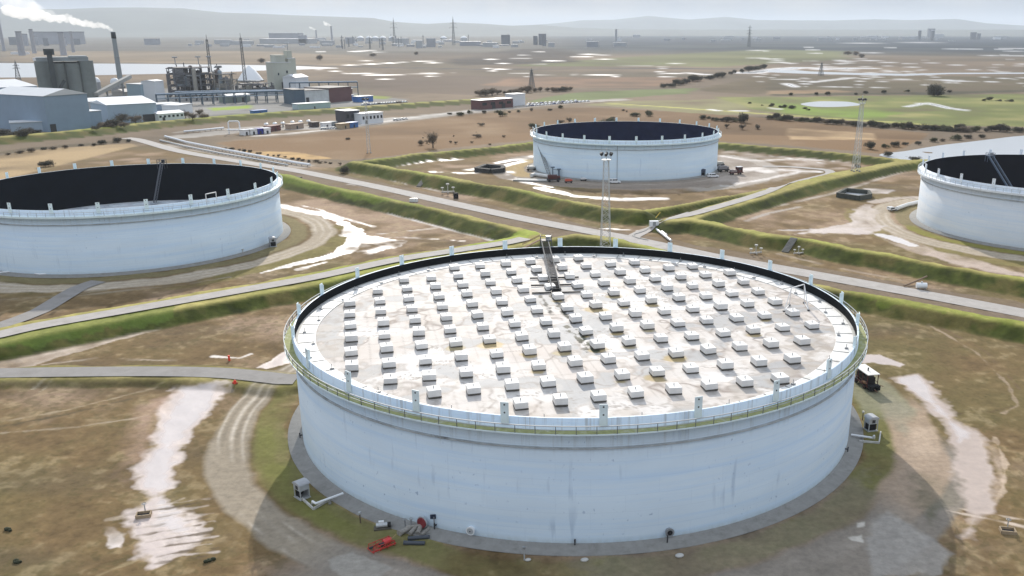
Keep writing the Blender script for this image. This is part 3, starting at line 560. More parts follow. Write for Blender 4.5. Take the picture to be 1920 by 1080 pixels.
def shell_mat(name,R,H,tint,seed,grime=1.0):
    """weathered white shell plate: faded rectangular repaint patches, plate seams, drips under the ring, grime at the foot"""
    m=bpy.data.materials.new(name); m.use_nodes=True; nt=m.node_tree; N=nt.nodes; L=nt.links; b=N['Principled BSDF']; b.inputs['Roughness'].default_value=.55; b.inputs['Specular IOR Level'].default_value=.35
    t=N.new('ShaderNodeTexCoord'); s=N.new('ShaderNodeSeparateXYZ'); L.new(t.outputs['Object'],s.inputs[0])
    def M(op,a,bb=None,c=None):
        n=N.new('ShaderNodeMath'); n.operation=op
        for i,v in enumerate((a,bb,c)):
            if v is None: continue
            if isinstance(v,(int,float)): n.inputs[i].default_value=v
            else: L.new(v,n.inputs[i])
        return n.outputs[0]
    ang=M('ARCTAN2',s.outputs['Y'],s.outputs['X']); u=M('MULTIPLY',ang,R)
    cv=N.new('ShaderNodeCombineXYZ'); L.new(u,cv.inputs[0]); L.new(s.outputs['Z'],cv.inputs[1]); cv.inputs[2].default_value=seed
    def noise(sx,sy,det=6,rough=.6,off=0):
        mp=N.new('ShaderNodeMapping'); mp.inputs['Scale'].default_value=(sx,sy,1); mp.inputs['Location'].default_value=(off,off*.7,off); L.new(cv.outputs[0],mp.inputs[0])
        n=N.new('ShaderNodeTexNoise'); n.inputs['Scale'].default_value=1; n.inputs['Detail'].default_value=det; n.inputs['Roughness'].default_value=rough; L.new(mp.outputs[0],n.inputs['Vector']); return n.outputs['Fac']
    def ramp(v,a,bb,lo=0,hi=1):
        r=N.new('ShaderNodeMapRange'); r.inputs['From Min'].default_value=a; r.inputs['From Max'].default_value=bb; r.inputs['To Min'].default_value=lo; r.inputs['To Max'].default_value=hi; L.new(v,r.inputs['Value']); return r.outputs[0]
    def mix(f,a,bb,blend='MIX'):
        n=N.new('ShaderNodeMix'); n.data_type='RGBA'; n.blend_type=blend
        if isinstance(f,(int,float)): n.inputs['Factor'].default_value=f
        else: L.new(f,n.inputs['Factor'])
        for k,v in(('A',a),('B',bb)):
            if isinstance(v,tuple): n.inputs[k].default_value=(*v,1)
            else: L.new(v,n.inputs[k])
        return n.outputs['Result']
    c=mix(ramp(noise(.06,.16,5),.35,.65),tint,tuple(x*.93 for x in tint))
    c=mix(ramp(noise(.02,.55,6,.7,3),.46,.62,0,.55),c,tuple(x*y for x,y in zip(tint,(.76,.86,.97))))
    # small scuffs where the top coat has gone
    c=mix(M('MULTIPLY',ramp(noise(1.6,1.1,3,.5,7),.66,.72,0,1),ramp(noise(.09,.2,3,.5,11),.44,.56,0,.75*grime)),c,(.30,.40,.54))
    c=mix(M('MULTIPLY',ramp(noise(.8,.10,3,.5,17),.60,.70,0,1),ramp(noise(.07,.12,2,.5,13),.46,.58,0,.6*grime)),c,(.42,.52,.64))
    # plate seams
    br=N.new('ShaderNodeTexBrick'); br.inputs['Scale'].default_value=1; br.inputs['Mortar Size'].default_value=.02; br.inputs['Mortar Smooth'].default_value=.6; br.inputs['Brick Width'].default_value=9; br.inputs['Row Height'].default_value=2.4
    br.inputs['Color1'].default_value=(1,1,1,1); br.inputs['Color2'].default_value=(.965,.975,.985,1); br.inputs['Mortar'].default_value=(.82,.84,.87,1); L.new(cv.outputs[0],br.inputs['Vector'])
    c=mix(1.0,c,br.outputs['Color'],'MULTIPLY')
    # drips hanging below the walkway and the stiffening ring
    dz=ramp(s.outputs['Z'],H-5.5,H-1.2,0,1)
    c=mix(M('MULTIPLY',M('MULTIPLY',ramp(noise(1.3,.05,5,.7,21),.52,.66,0,.8*grime),dz),1.0),c,(.40,.43,.44))
    f=ramp(s.outputs['Z'],.3,1.3,.55*grime,0)
    c=mix(M('MULTIPLY',f,ramp(noise(.9,.5,5,.6,31),.3,.6,.35,1)),c,(.33,.36,.30))
    L.new(c,b.inputs['Base Color']); return m
def band_mat(name,tint):
    return pmat(name,tint,.55,var=.10,scale=.5,dirt=(.42,.44,.42),dirt_amt=.5)

def tank(key,label,tint,inner,roof_z,plate0,seed,fascia,mossy):
    cx,cy,R,H=TANKS[key]
    T=thing('storage_tank',label,'oil tank',(cx,cy,0),0,'white floating roof oil tanks')
    sm=shell_mat('shell_paint_'+key.lower(),R,H,tint,seed,1.0 if mossy else .6); bm_=band_mat('ring_paint_'+key.lower(),tuple(min(.88,x*1.02) for x in tint))
    n=200
    MB().lathe([(R,.32),(R,H),(R-.06,H+.02),(R-.24,H+.02),(R-.30,H)],n).build('shell',sm,T)
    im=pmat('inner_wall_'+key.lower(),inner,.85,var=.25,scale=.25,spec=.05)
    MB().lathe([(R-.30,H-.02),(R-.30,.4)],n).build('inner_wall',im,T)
    MB().lathe([(R+2.4,.0),(R+2.4,.16),(R+.55,.24),(R+.5,.42),(R-.1,.44)],n).build('concrete_apron',CONC,T)
    MB().lathe([(R-.05,H-4.1),(R+.30,H-4.1),(R+.30,H-3.98),(R-.05,H-3.90)],n,smooth=False).build('stiffening_ring',pmat('ring_edge_'+key.lower(),(.45,.47,.48),.7,var=.35,scale=.35,dirt=(.10,.10,.10),dirt_amt=.8),T)
    zw=H-1.55
    w=MB().lathe([(R-.02,zw),(R+1.45,zw),(R+1.45,zw-fascia),(R+1.40,zw-fascia),(R+1.40,zw-.08),(R-.02,zw-.08)],n,smooth=False)
    for i in range(96 if fascia>.3 else 72):
        a=2*math.pi*i/(96 if fascia>.3 else 72); ca_,sa_=math.cos(a),math.sin(a)
        w.add([((R-.02)*ca_,(R-.02)*sa_,zw-.08),((R+1.40)*ca_,(R+1.40)*sa_,zw-.08),((R+1.40)*ca_,(R+1.40)*sa_,zw-.18),((R-.02)*ca_,(R-.02)*sa_,zw-.75)],[(0,1,2,3)])
    wk=w.build('walkway',bm_,T)
    if mossy: MB().lathe([(R+.05,zw+.02),(R+1.36,zw+.02)],n,smooth=False).build('walkway_floor',MOSS,wk)
    rl=MB(); npost=120
    for i in range(npost):
        a=2*math.pi*i/npost; x,y=(R+1.38)*math.cos(a),(R+1.38)*math.sin(a); rl.bar((x,y,zw),(x,y,zw+1.1),.085,m=0)
    for k,(zz,r_) in enumerate(((zw+1.08,.05),(zw+.58,.035))):
        rl.lathe([(R+1.38-r_,zz-r_),(R+1.38+r_,zz-r_),(R+1.38+r_,zz+r_),(R+1.38-r_,zz+r_)],n,m=1,close=True,smooth=False)
    rl.build('railing',[pmat('rail_post_'+key.lower(),(.12,.13,.14) if mossy else (.40,.42,.44),.6),pmat('rail_'+key.lower(),(.42,.44,.45) if mossy else (.48,.52,.55),.6)],T)
    for i in range(24):
        a=math.radians(plate0+15*i)
        b_=MB().box((R+.10,0,H+.45),(.10,1.05,2.9)); b_.box((R-.12,0,H+.9),(.5,.12,1.6))
        for zz in (H+1.55,H+.5): b_.tube((R+.15,0,zz),(R+.165,0,zz),.12,n=8,m=1)
        b_.build('shell_bracket',[bm_,DARK],T,rz=a)
    return T,sm,bm_

DA=(.74,.79,.835)
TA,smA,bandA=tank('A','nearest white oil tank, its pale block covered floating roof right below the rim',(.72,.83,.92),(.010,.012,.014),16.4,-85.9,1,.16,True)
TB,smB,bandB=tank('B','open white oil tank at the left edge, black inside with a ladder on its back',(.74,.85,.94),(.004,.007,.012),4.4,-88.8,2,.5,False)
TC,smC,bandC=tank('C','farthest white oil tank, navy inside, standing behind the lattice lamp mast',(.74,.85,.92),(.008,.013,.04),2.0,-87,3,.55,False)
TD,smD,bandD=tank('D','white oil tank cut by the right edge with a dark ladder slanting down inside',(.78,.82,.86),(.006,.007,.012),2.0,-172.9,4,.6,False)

# --- the near tank's floating roof: pontoon ring, membrane deck, rim seal
cx,cy,R,H=TANKS['A']; ZR=16.35
lat0=np.array([3.24385218,113.37549065]); la=np.array([5.21828688,1.25373146]); lb=np.array([-1.64926216,6.57812011])
# fitted again on more blocks of the photo (block tops)
pts=[((975,747),(-2,0)),((1049,740),(-1,0)),((1121,735),(0,0)),((1460,705),(5,0)),((1027,710),(-1,1)),((1097,702),(0,1)),((1165,695),(1,1)),((1232,690),(2,1)),((1297,685),(3,1)),((1362,679),(4,1)),((1427,672),(5,1)),((1010,677),(-1,2)),((1076,672),(0,2)),((1205,660),(2,2)),((1330,651),(4,2)),((658,683),(-6,3)),((657,655),(-6,4)),((655,606),(-6,6)),((655,583),(-6,7)),((732,708),(-5,2)),((718,628),(-5,5)),((713,562),(-5,8)),((1190,489),(5,10)),((1100,492),(3,10)),((810,512),(-3,10)),((760,535),(-4,9)),((1524,607),(8,3)),((1560,630),(8,2)),((1045,590),(.5,5.2))][:-1]
ZT=ZR+1.02
_W=np.array([at(*p,ZT) for p,_ in pts]); _I=np.array([(1,*q,q[0]*q[1]) for _,q in pts],float)
LX,_,_,_=np.linalg.lstsq(_I,_W,rcond=None)
def lattice(i,j): v=LX[0]+i*LX[1]+j*LX[2]+i*j*LX[3]; return float(v[0]),float(v[1])
blocks=[]
for i in range(-9,12):
    for j in range(-4,15):
        x,y=lattice(i,j); r=math.hypot(x-cx,y-cy)
        if r<R-4.7: blocks.append((i,j,x,y,r))
# deck vertices in rings; colour worked out from the membrane's own stains, seams and standing water
nr_,na_=150,760; rr_=np.linspace(.01,R-3.4,nr_); aa=np.linspace(0,2*np.pi,na_,endpoint=False)
RR,AA=np.meshgrid(rr_,aa,indexing='ij'); DX=(cx+RR*np.cos(AA)).ravel(); DY=(cy+RR*np.sin(AA)).ravel()
d8=fbm(DX,DY,9,4,21); d3=fbm(DX,DY,3.2,4,22); d1=fbm(DX,DY,1.1,3,23); dw=fbm(DX,DY,6,3,29)
DC=np.zeros((len(DX),3)); DC[:]=(.70,.66,.62)
def dmix(m,c,w=None):
    global DC
    DC=DC*(1-m[:,None])+np.array(c)*m[:,None]
DWET=np.zeros(len(DX))
dmix(sat(d8*1.4+.1)*.5,(.58,.50,.44)); dmix(sat(-d8*1.5-.1)*.6,(.80,.775,.75)); dmix(sat(d3*1.6-.35)*.45,(.66,.58,.51)); dmix(sat(d1*2-.9)*.5,(.58,.51,.44))
# lattice coordinates for seams and block feet
A2=np.array([LX[1],LX[2]]).T; IJ=np.linalg.solve(A2,np.stack([DX-LX[0][0],DY-LX[0][1]])); LI,LJ=IJ
pud=sat((dw+.25*d3-.22)*5); edge=sat(1-np.abs((dw+.25*d3-.22)*5-.1)*1.6)
dmix(pud*.85,(.40,.40,.40)); DWET=np.maximum(DWET,pud*.5); dmix(edge*.6,(.33,.28,.24))
# crinkle lines of the membrane
cr1=1-np.abs(fbm(DX,DY,7,3,31))*11; cr2=1-np.abs(fbm(DX+3*d1,DY,4.5,3,33))*12
dmix(sat(cr1)*sat(d8*2+.6)*.9,(.26,.21,.18)); dmix(sat(cr2)*sat(-d8*2+.4)*.9,(.26,.22,.19))
for LQ,o in ((LI,.5),(LI,0.0),(LJ,.5)):
    dd=np.abs((LQ-o)-np.round(LQ-o))*5.4; dmix(sat(1-dd/.18)*sat(d8+.4)*.55,(.36,.32,.28))
rng=random.Random(4); ochre=set(); 
OCH=[(1,4),(2,4),(3,4),(2,6),(3,6),(1,7),(3,7),(1,1),(2,1),(3,2),(-1,3),(0,3),(-2,4),(1,3),(6,3),(7,4),(-1,2),(-3,4),(4,6),(2,3)]
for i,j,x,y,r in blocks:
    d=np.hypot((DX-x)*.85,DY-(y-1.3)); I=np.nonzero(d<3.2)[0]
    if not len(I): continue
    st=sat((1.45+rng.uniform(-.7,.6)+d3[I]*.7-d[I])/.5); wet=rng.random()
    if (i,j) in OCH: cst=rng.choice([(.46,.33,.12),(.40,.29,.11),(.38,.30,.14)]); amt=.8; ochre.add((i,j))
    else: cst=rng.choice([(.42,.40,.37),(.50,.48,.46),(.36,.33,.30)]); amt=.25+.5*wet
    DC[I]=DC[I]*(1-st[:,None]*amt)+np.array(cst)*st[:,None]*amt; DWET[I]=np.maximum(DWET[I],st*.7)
# dark line of debris running from the ladder foot
def droof(pl,w,c,amp=.4,tex=.5):
    P=np.array([at(px,py,ZR) for px,py in pl]); d=seg_d(DX,DY,P)
    dmix(sat((w-d+d1*amp*1.5)/.25)*sat(tex+d3*1.5+d1),c)
droof([(1014,555),(1025,572),(1035,590)],.42,(.05,.05,.045),.3,1.2); droof([(1032,555),(1048,572),(1060,590),(1075,606)],.45,(.06,.06,.05),.3,1.2); droof([(1060,612),(1075,628),(1092,645),(1102,662)],.5,(.07,.07,.05),.4,1.0); droof([(1086,618),(1104,640),(1118,660)],.6,(.07,.08,.05),.5,.9)
droof([(985,475),(1030,488),(1090,490)],1.3,(.34,.31,.28),1.2,.3); droof([(1000,515),(1030,520)],.5,(.2,.18,.16),.6,.5); droof([(1020,535),(1045,545)],.5,(.10,.10,.09),.5,.6)
rim=sat((RR.ravel()-(R-9))/3.5); dmix(rim*sat(d3*1.6+.1)*.6,(.52,.46,.40)); dmix(rim*sat(d1*2-.3)*.5,(.35,.31,.27))
dmix(sat((DX-cx-20)/12)*sat(d1*1.8+d3*.8-.25)*.5,(.46,.40,.34))
dz=(d8*.07+d3*.05+np.maximum(cr1,0)*.03)*(1-rim*.5)
vv=[(x-cx,y-cy,z) for x,y,z in zip(DX,DY,ZR+dz)]
ff=[(j*na_+i,j*na_+(i+1)%na_,(j+1)*na_+(i+1)%na_,(j+1)*na_+i) for j in range(nr_-1) for i in range(na_)]
ff=[f[::1] for f in ff]
me=bpy.data.meshes.new('floating_roof'); me.from_pydata(vv,[],ff); me.update()
if me.polygons[na_*20].normal.z<0: me.flip_normals()
me.polygons.foreach_set('use_smooth',np.ones(len(ff),bool))
ca=me.color_attributes.new('stain','FLOAT_COLOR','POINT'); ca.data.foreach_set('color',np.concatenate([np.clip(DC*.93,.01,.86),DWET[:,None]],1).astype(np.float32).ravel())
dm=bpy.data.materials.new('roof_membrane'); dm.use_nodes=True; nt=dm.node_tree; N=nt.nodes; L=nt.links; b=N['Principled BSDF']
va=N.new('ShaderNodeVertexColor'); va.layer_name='stain'; L.new(va.outputs['Color'],b.inputs['Base Color'])
ro=N.new('ShaderNodeMapRange'); ro.inputs['To Min'].default_value=.7; ro.inputs['To Max'].default_value=.55; L.new(va.outputs['Alpha'],ro.inputs['Value']); L.new(ro.outputs[0],b.inputs['Roughness']); b.inputs['Specular IOR Level'].default_value=.12
me.materials.append(dm); roofA=bpy.data.objects.new('floating_roof',me); COL.objects.link(roofA); roofA.parent=TA
MB().lathe([(R-3.45,ZR-.2),(R-3.45,ZR+.14),(R-.75,ZR+.20),(R-.75,ZR-.1)],200,smooth=False).build('pontoon',pmat('pontoon_paint',(.74,.73,.70),.6,var=.12,scale=.5,dirt=(.30,.28,.25),dirt_amt=.75),roofA)
MB().lathe([(R-.80,ZR+.16),(R-.55,ZR+.22),(R-.29,ZR+.22)],200,smooth=False).build('rim_seal',pmat('rim_seal',(.40,.40,.38),.7,var=.3,scale=1,dirt=(.05,.05,.05),dirt_amt=.6),roofA)
for k in range(44):
    a=2*math.pi*k/44+.05; rp=R-1.6 if k%2 else R-3.0
    x,y=rp*math.cos(a),rp*math.sin(a)
    MB().tube((x,y,ZR+.15),(x,y,ZR+.95),.045,n=6).box((x,y,ZR+.27),(.5,.5,.2),a).build('roof_vent',GREY,roofA)
for k in range(60):
    a=2*math.pi*k/60; MB().bar(((R-3.4)*math.cos(a),(R-3.4)*math.sin(a),ZR+.17),((R-.8)*math.cos(a),(R-.8)*math.sin(a),ZR+.235),.12,.06).build('pontoon_seam',CONC,roofA)
# frame of poles on the roof by the right rim
g0=at(1455,605,ZR); fr=thing('pole_frame','white frame of poles standing on the roof near the right rim','frame',(0,0,0))
q=[at(1470,582,ZR+.3),at(1516,580,ZR+.3),at(1480,570,ZR+.3),at(1508,566,ZR+.3)]
top=[(at(1484,540,ZR+4.4)),(at(1508,533,ZR+4.4))]
f_=MB()
for (a_,t_) in ((q[0],top[0]),(q[2],top[0]),(q[1],top[1]),(q[3],top[1])): f_.bar((*a_,ZR+.1),(*t_,ZR+4.4),.12)
f_.bar((*top[0],ZR+4.4),(*top[1],ZR+4.4),.14); f_.bar((*q[0],ZR+.2),(*q[2],ZR+.2),.1); f_.bar((*q[1],ZR+.2),(*q[3],ZR+.2),.1)
f_.build('frame',WHITE,fr)
ft=MB()
for a_ in q: ft.box((*a_,ZR+.15),(.4,.4,.2))
ft.build('foot',DARK,fr)
# --- the roof blocks
BM=MB(); bw,bl,bh=1.82,2.1,1.0
bang=math.atan2(LX[1][1],LX[1][0])
import bmesh as _bm
b0=_bm.new(); _bm.ops.create_cube(b0,size=1)
for v in b0.verts: v.co=Vector((v.co.x*bw,v.co.y*bl,v.co.z*bh))
_bm.ops.bevel(b0,geom=list(b0.edges),offset=.05,segments=2,affect='EDGES')
bme=bpy.data.meshes.new('roof_block'); b0.to_mesh(bme); b0.free()
for v in bme.vertices: v.co.z+=bh/2
BLK=pmat('block_paint',(.74,.73,.71),.65,var=.06,scale=.7,dirt=(.58,.53,.46),dirt_amt=.4); bme.materials.append(BLK)
eye=MB().tube((0,0,bh),(0,0,bh+.34),.07,n=6).mesh('lifting_eye',GREY)
foot_shade_me=MB().box((0,0,.05),(bw+.02,bl+.02,.22)).mesh('foot_shade',pmat('block_foot_shade',(.10,.09,.075),.8,var=.4,scale=.8))  # dark band added for the shade at the block's foot
cols={}
for q in blocks: cols.setdefault(q[0],[]).append(q)
icol=sorted(cols)
proto=None
for ci,i in enumerate(icol):
    rowb=sorted(cols[i],key=lambda q:q[1])
    for k,(i_,j_,x,y,r) in enumerate(rowb):
        stn=(i_,j_) in ochre
        lab=('rust-stained white roof block, ' if stn else 'white roof block, ')+(nth(k)+' from the front' if len(rowb)>1 else 'alone')+' in the '+nth(ci)+' row from the left'
        o=bpy.data.objects.new('roof_block',bme); COL.objects.link(o); o.location=(x+rng.uniform(-.12,.12),y+rng.uniform(-.12,.12),ZR+.12); o.rotation_euler=(rng.uniform(-.03,.03),rng.uniform(-.03,.03),bang+rng.uniform(-.06,.06))
        s_=rng.uniform(.96,1.05); o.scale=(s_,s_,rng.uniform(.85,1.1))
        tag(o,lab,'roof block','white blocks in rows on the near tank roof')
        e=bpy.data.objects.new('lifting_eye',eye); COL.objects.link(e); e.parent=o
        e=bpy.data.objects.new('foot_shade',foot_shade_me); COL.objects.link(e); e.parent=o
# --- roofs at the bottom of the emptied tanks
for key,T_,z in (('B',TB,4.4),('C',TC,1.8),('D',TD,1.8)):
    r_=TANKS[key][2]
    fl=MB().lathe([(.01,z),(r_-4,z),(r_-4,z+.4),(r_-.4,z+.4)],160,smooth=False).build('floating_roof',pmat('roof_deck_'+key.lower(),(.62,.66,.70),.6,var=.2,scale=.2,dirt=(.08,.12,.2),dirt_amt=.8),T_)
# --- rolling ladders
TREAD=pmat('tread_grating',(.035,.035,.035),.9,spec=.05)
def ladder(T_,p,q,w,mat,rails=.55):
    o=Vector(T_.location); p=Vector(p)-o; q=Vector(q)-o; d=q-p; u=d.cross(Vector((0,0,1))).normalized()*w/2; up=Vector((0,0,1)).cross(u).normalized(); up=(up if up.z>0 else -up)*rails*1.6
    l=MB(); n=max(4,int(d.length/.9))
    for s in(-1,1):
        l.bar(p+u*s,q+u*s,.22,.34); l.bar(p+u*s+up,q+u*s+up,.10)
        for k in range(n+1):
            a=p+d*(k/n); l.bar(a+u*s,a+u*s+up,.07)
            if k<n: b2=p+d*((k+1)/n); l.bar(a+u*s,b2+u*s+up,.05)
    L_=l.build('rolling_ladder',mat,T_)
    t_=MB(); n2=int(d.length/.45)
    for k in range(n2): a=p+d*(k/n2); t_.bar(a-u,a+u,.20,.04)
    t_.build('tread',TREAD,L_); return L_
def top_platform(T_,p,mat,capmat):
    o=Vector(T_.location); p=Vector(p)-o; b_=MB(); b_.box(p,(2.6,2.2,.16))
    for sx in(-1,1):
        for sy in(-1,1):
            b_.bar(p+Vector((sx*1.25,sy*1.05,-2.2)),p+Vector((sx*1.25,sy*1.05,1.1)),.12)
    for z in(.6,1.1):
        for a,c in(((-1,-1),(1,-1)),((1,-1),(1,1)),((1,1),(-1,1)),((-1,1),(-1,-1))): b_.bar(p+Vector((a[0]*1.25,a[1]*1.05,z)),p+Vector((c[0]*1.25,c[1]*1.05,z)),.07)
    P_=b_.build('gauge_platform',mat,T_)
    MB().tube(p+Vector((.5,0,.08)),p+Vector((.5,0,1.0)),.6,n=16).build('gauge_drum',capmat,P_)
pA=at(1024,446,19.4); lA=at(1043,545,ZR+.5)
ladder(TA,(pA[0]-.2,pA[1]-2.0,19.0),(lA[0],lA[1],ZR+.7),1.5,pmat('ladder_steel',(.16,.16,.16),.8,var=.25,spec=.08)); top_platform(TA,(pA[0],pA[1]-.6,19.0),DARK,GALV)
tr=MB(); v0=Vector((lA[0]-cx,lA[1]-cy,ZR+.25)); dv=Vector((lA[0]-pA[0],lA[1]-pA[1],0)).normalized(); sv=Vector((-dv.y,dv.x,0))
for s in(-.85,.85): tr.bar(v0-dv*11+sv*s,v0+dv*3.2+sv*s,.22,.3)
for k in range(8): c_=v0-dv*(10.5-k*1.8); tr.bar(c_-sv*(1.1 if k%3 else 4.6),c_+sv*(1.1 if k%3 else 5.2),.2,.3)
tr.build('ladder_track',DARK,TA)
tw=MB(); 
for s in(-.8,.8): tw.tube(v0+sv*s+Vector((0,0,.45))-sv*.08,v0+sv*s+Vector((0,0,.45))+sv*.08,.42,n=14)
tw.build('ladder_wheel',DARK,TA)
st=MB(); o_=Vector((pA[0]-cx,pA[1]-cy,0)); st.bar(o_+Vector((-1.4,.4,18.9)),o_+Vector((-5.4,-.3,17.0)),1.0,.12); st.bar(o_+Vector((-1.4,.9,19.9)),o_+Vector((-5.4,.3,18.0)),.1); st.bar(o_+Vector((-1.4,-.2,19.9)),o_+Vector((-5.4,-.9,18.0)),.1); st.build('access_stair',BROWN,TA)
cB=TANKS['B']; pB=at(303,303,19.2); lB=at(295,377,5.0)
ladder(TB,(pB[0],pB[1]-1,18.8),(lB[0]+.0,lB[1]-3,5.0),1.6,pmat('ladder_grey',(.12,.13,.15),.6)); top_platform(TB,(pB[0],pB[1],18.9),DARK,DARK)
pD=at(1857,290,19.8); lD=at(1888,352,2.4)
ladder(TD,(pD[0],pD[1]-1,19.3),(pD[0]+5.5,pD[1]-22,2.4),1.7,pmat('ladder_blue_grey',(.13,.17,.23),.6)); top_platform(TD,(pD[0],pD[1],19.4),pmat('platform_blue_grey',(.10,.14,.2),.6),GREY)
pC=at(1004,244,19.0); top_platform(TC,(pC[0],pC[1],18.9),DARK,GREY)
# B: pipe hoop on the rim; vertical seams of C and D
hb=MB(); a_,b_=Vector((*at(387,376,18.1),18.0))-Vector((*cB[:2],0)),Vector((*at(406,372,18.1),18.0))-Vector((*cB[:2],0))
hb.path([a_,a_+Vector((0,0,1.9)),b_+Vector((0,0,1.9)),b_],.14); hb.build('pipe_hoop',WHITE,TB)
for T_,key,an in ((TC,'C',-97.5),(TD,'D',-125)):
    r_=TANKS[key][2]; a=math.radians(an); MB().bar(((r_+.12)*math.cos(a),(r_+.12)*math.sin(a),.4),((r_+.12)*math.cos(a),(r_+.12)*math.sin(a),TANKS[key][3]-1.5),.16).build('cable_conduit',GREY,T_)
# shell manholes, drain nozzles and pads round the near tank
def on_shell(key,px,py,z):
    x0,y0,r_,_=TANKS[key]; x,y=at(px,py,z); return math.atan2(y-y0,x-x0)
def manhole(T_,key,a,z,r,open_):
    r0=TANKS[key][2]; c_=MB(); u=Vector((math.cos(a),math.sin(a),0)); p=u*r0+Vector((0,0,z))
    c_.tube(p-u*.1,p+u*.45,r,n=20); c_.tube(p+u*.40,p+u*.5,r*1.22,n=20)
    o=c_.build('manhole',WHITE if not open_ else GREY,T_)
    MB().tube(p+u*.5,p+u*.53,r*.72 if open_ else r*.9,n=16).build('cover',BLACK if open_ else GALV,o)
    MB().tube(p+u*.5,p+u*.60,r*.18,n=8).build('hub',DARK,o)
    return o
manhole(TA,'A',on_shell('A',877,1001,1.3),1.25,.5,False); manhole(TA,'A',on_shell('A',1259,1003,1.3),1.3,.5,True)
for px,py in ((1078,1017),(813,988),(572,815),(1588,842)):
    a=on_shell('A',px,py,.9); u=Vector((math.cos(a),math.sin(a),0)); r0=R
    MB().tube(u*r0+Vector((0,0,.9)),u*(r0+.5)+Vector((0,0,.9)),.12,n=8).tube(u*(r0+.45)+Vector((0,0,1.3)),u*(r0+.45)+Vector((0,0,.5)),.10,n=8).build('drain_valve',DARK,TA)
for k,(dx_,dy_) in enumerate(((-33,-33.7),(-10,-46),(9,-46.2))):
    pass
# ------------------------------------------------------------------ things on the tank farm floor
KW=pmat('kiosk_wall',(.42,.43,.43),.6)
def kiosk(label,px,py,rz,scale=1.0,roofm=None,sx=1.9,sy=1.7,h=2.6):
    x,y,z=atz(px,py); k=thing('foam_kiosk',label,'kiosk',(x,y,z),rz,'small kiosks beside the tanks')
    b_=MB()
    for a in(-1,1):
        for c in(-1,1): b_.box((a*(sx/2-.06),c*(sy/2-.06),h/2),(.14,.14,h))
    b_.box((0,0,h-.55),(sx-.04,sy-.04,1.0)); b_.box((0,sy/2-.05,h/2),(sx-.2,.08,h-.1)); b_.box((0,0,.08),(sx+.2,sy+.2,.16))
    b_.build('wall',KW if roofm is None else roofm,k)
    d=MB(); d.box((0,-sy/2+.30,h*.33+.1),(sx-.3,.06,h*.6)); d.box((-sx/2+.25,0,h*.33+.1),(.06,sy-.3,h*.6)); d.build('door_opening',BLACK,k)
    wn_=MB(); wn_.box((0,-sy/2+.0,h-.55),(sx*.34,.06,.6)); wn_.build('panel',DARK,k)
    r=MB(); n=8; V=[]
    for e in(-1,1):
        for i in range(n+1):
            a=math.pi*i/n; V.append((-(sx/2+.15)*math.cos(a),e*(sy/2+.15),h-.05+.5*math.sin(a)))
    r.add(V,[(i,i+1,n+1+i+1,n+1+i) for i in range(n)]+[tuple(range(n,-1,-1)),tuple(range(n+1,2*n+2)),(0,n+1,2*n+1,n)],0,False); r.build('roof',pmat('kiosk_roof',(.42,.43,.45),.5) if roofm is None else roofm,k)
    k.scale=(scale,)*3; return k
kiosk('white kiosk with an arched roof at the left foot of the nearest tank',567,932,-.75,.88)
kiosk('white kiosk with black openings at the right foot of the nearest tank',1632,806,.25,.88)
kiosk('blue grey kiosk at the foot of the right hand tank',1859,456,.4,1.15,pmat('kiosk_blue',(.16,.22,.32),.6))
kiosk('small dark topped kiosk by the white van, right foot of the farthest tank',1317,330,.3,1.1,pmat('kiosk_navy',(.05,.07,.12),.6))
kiosk('grey kiosk at the right foot of the left hand tank',512,462,.5,1.0,pmat('kiosk_grey',(.40,.42,.45),.6))
def pipe_thing(name,label,cat,pts_,r,mat,supports=True,group=None):
    base=pts_[0]; t_=thing(name,label,cat,(base[0],base[1],0),0,group)
    P_=[Vector(p)-Vector((base[0],base[1],0)) for p in pts_]
    b_=MB().path(P_,r,10)
    for p in P_[1:-1]: b_.ico(p,r*1.04,1)
    b_.build('pipe',mat,t_)
    if supports:
        s=MB()
        for a,c in zip(P_[:-1],P_[1:]):
            L_=(c-a).length
            if abs(c.z-a.z)>L_*.7 or L_<2: continue
            n=max(1,int(L_/4))
            for k in range(n):
                q=a+(c-a)*((k+.5)/n); s.box((q.x,q.y,(q.z-r)/2),(.35,.35,max(.05,q.z-r)))
        if s.v: s.build('support',CONC,t_)
    return t_
def P3(px,py,z): x,y=at(px,py,z); return (x,y,z)
pipe_thing('foam_pipe','white bent pipe on the ground from the left kiosk to the nearest tank','pipe',[P3(586,945,.15),P3(586,940,.95),P3(592,944,.95),P3(643,925,.85)],.17,WHITE)
pipe_thing('foam_pipe','white bent pipe beside the right kiosk, running to the nearest tank','pipe',[P3(1639,822,.3),P3(1639,817,1.15),P3(1637,821,.6),P3(1596,815,.6)],.17,WHITE)
def kerb_box(label,pl,h=.35,w=.22):
    b_=MB(); P_=[at(*p) for p in pl]; o=P_[0]
    for a,c in zip(P_[:-1],P_[1:]): b_.bar((a[0]-o[0],a[1]-o[1],h/2),(c[0]-o[0],c[1]-o[1],h/2),w,h)
    t_=b_.build('kerb_wall',CONCP,None,(o[0],o[1],0)); return tag(t_,label,'low wall',kind=None)
kerb_box('low pale wall edging the pit by the left kiosk',[(556,927),(588,956),(622,936)])
kerb_box('low pale wall edging the pit by the right kiosk',[(1611,829),(1648,832),(1651,812)])
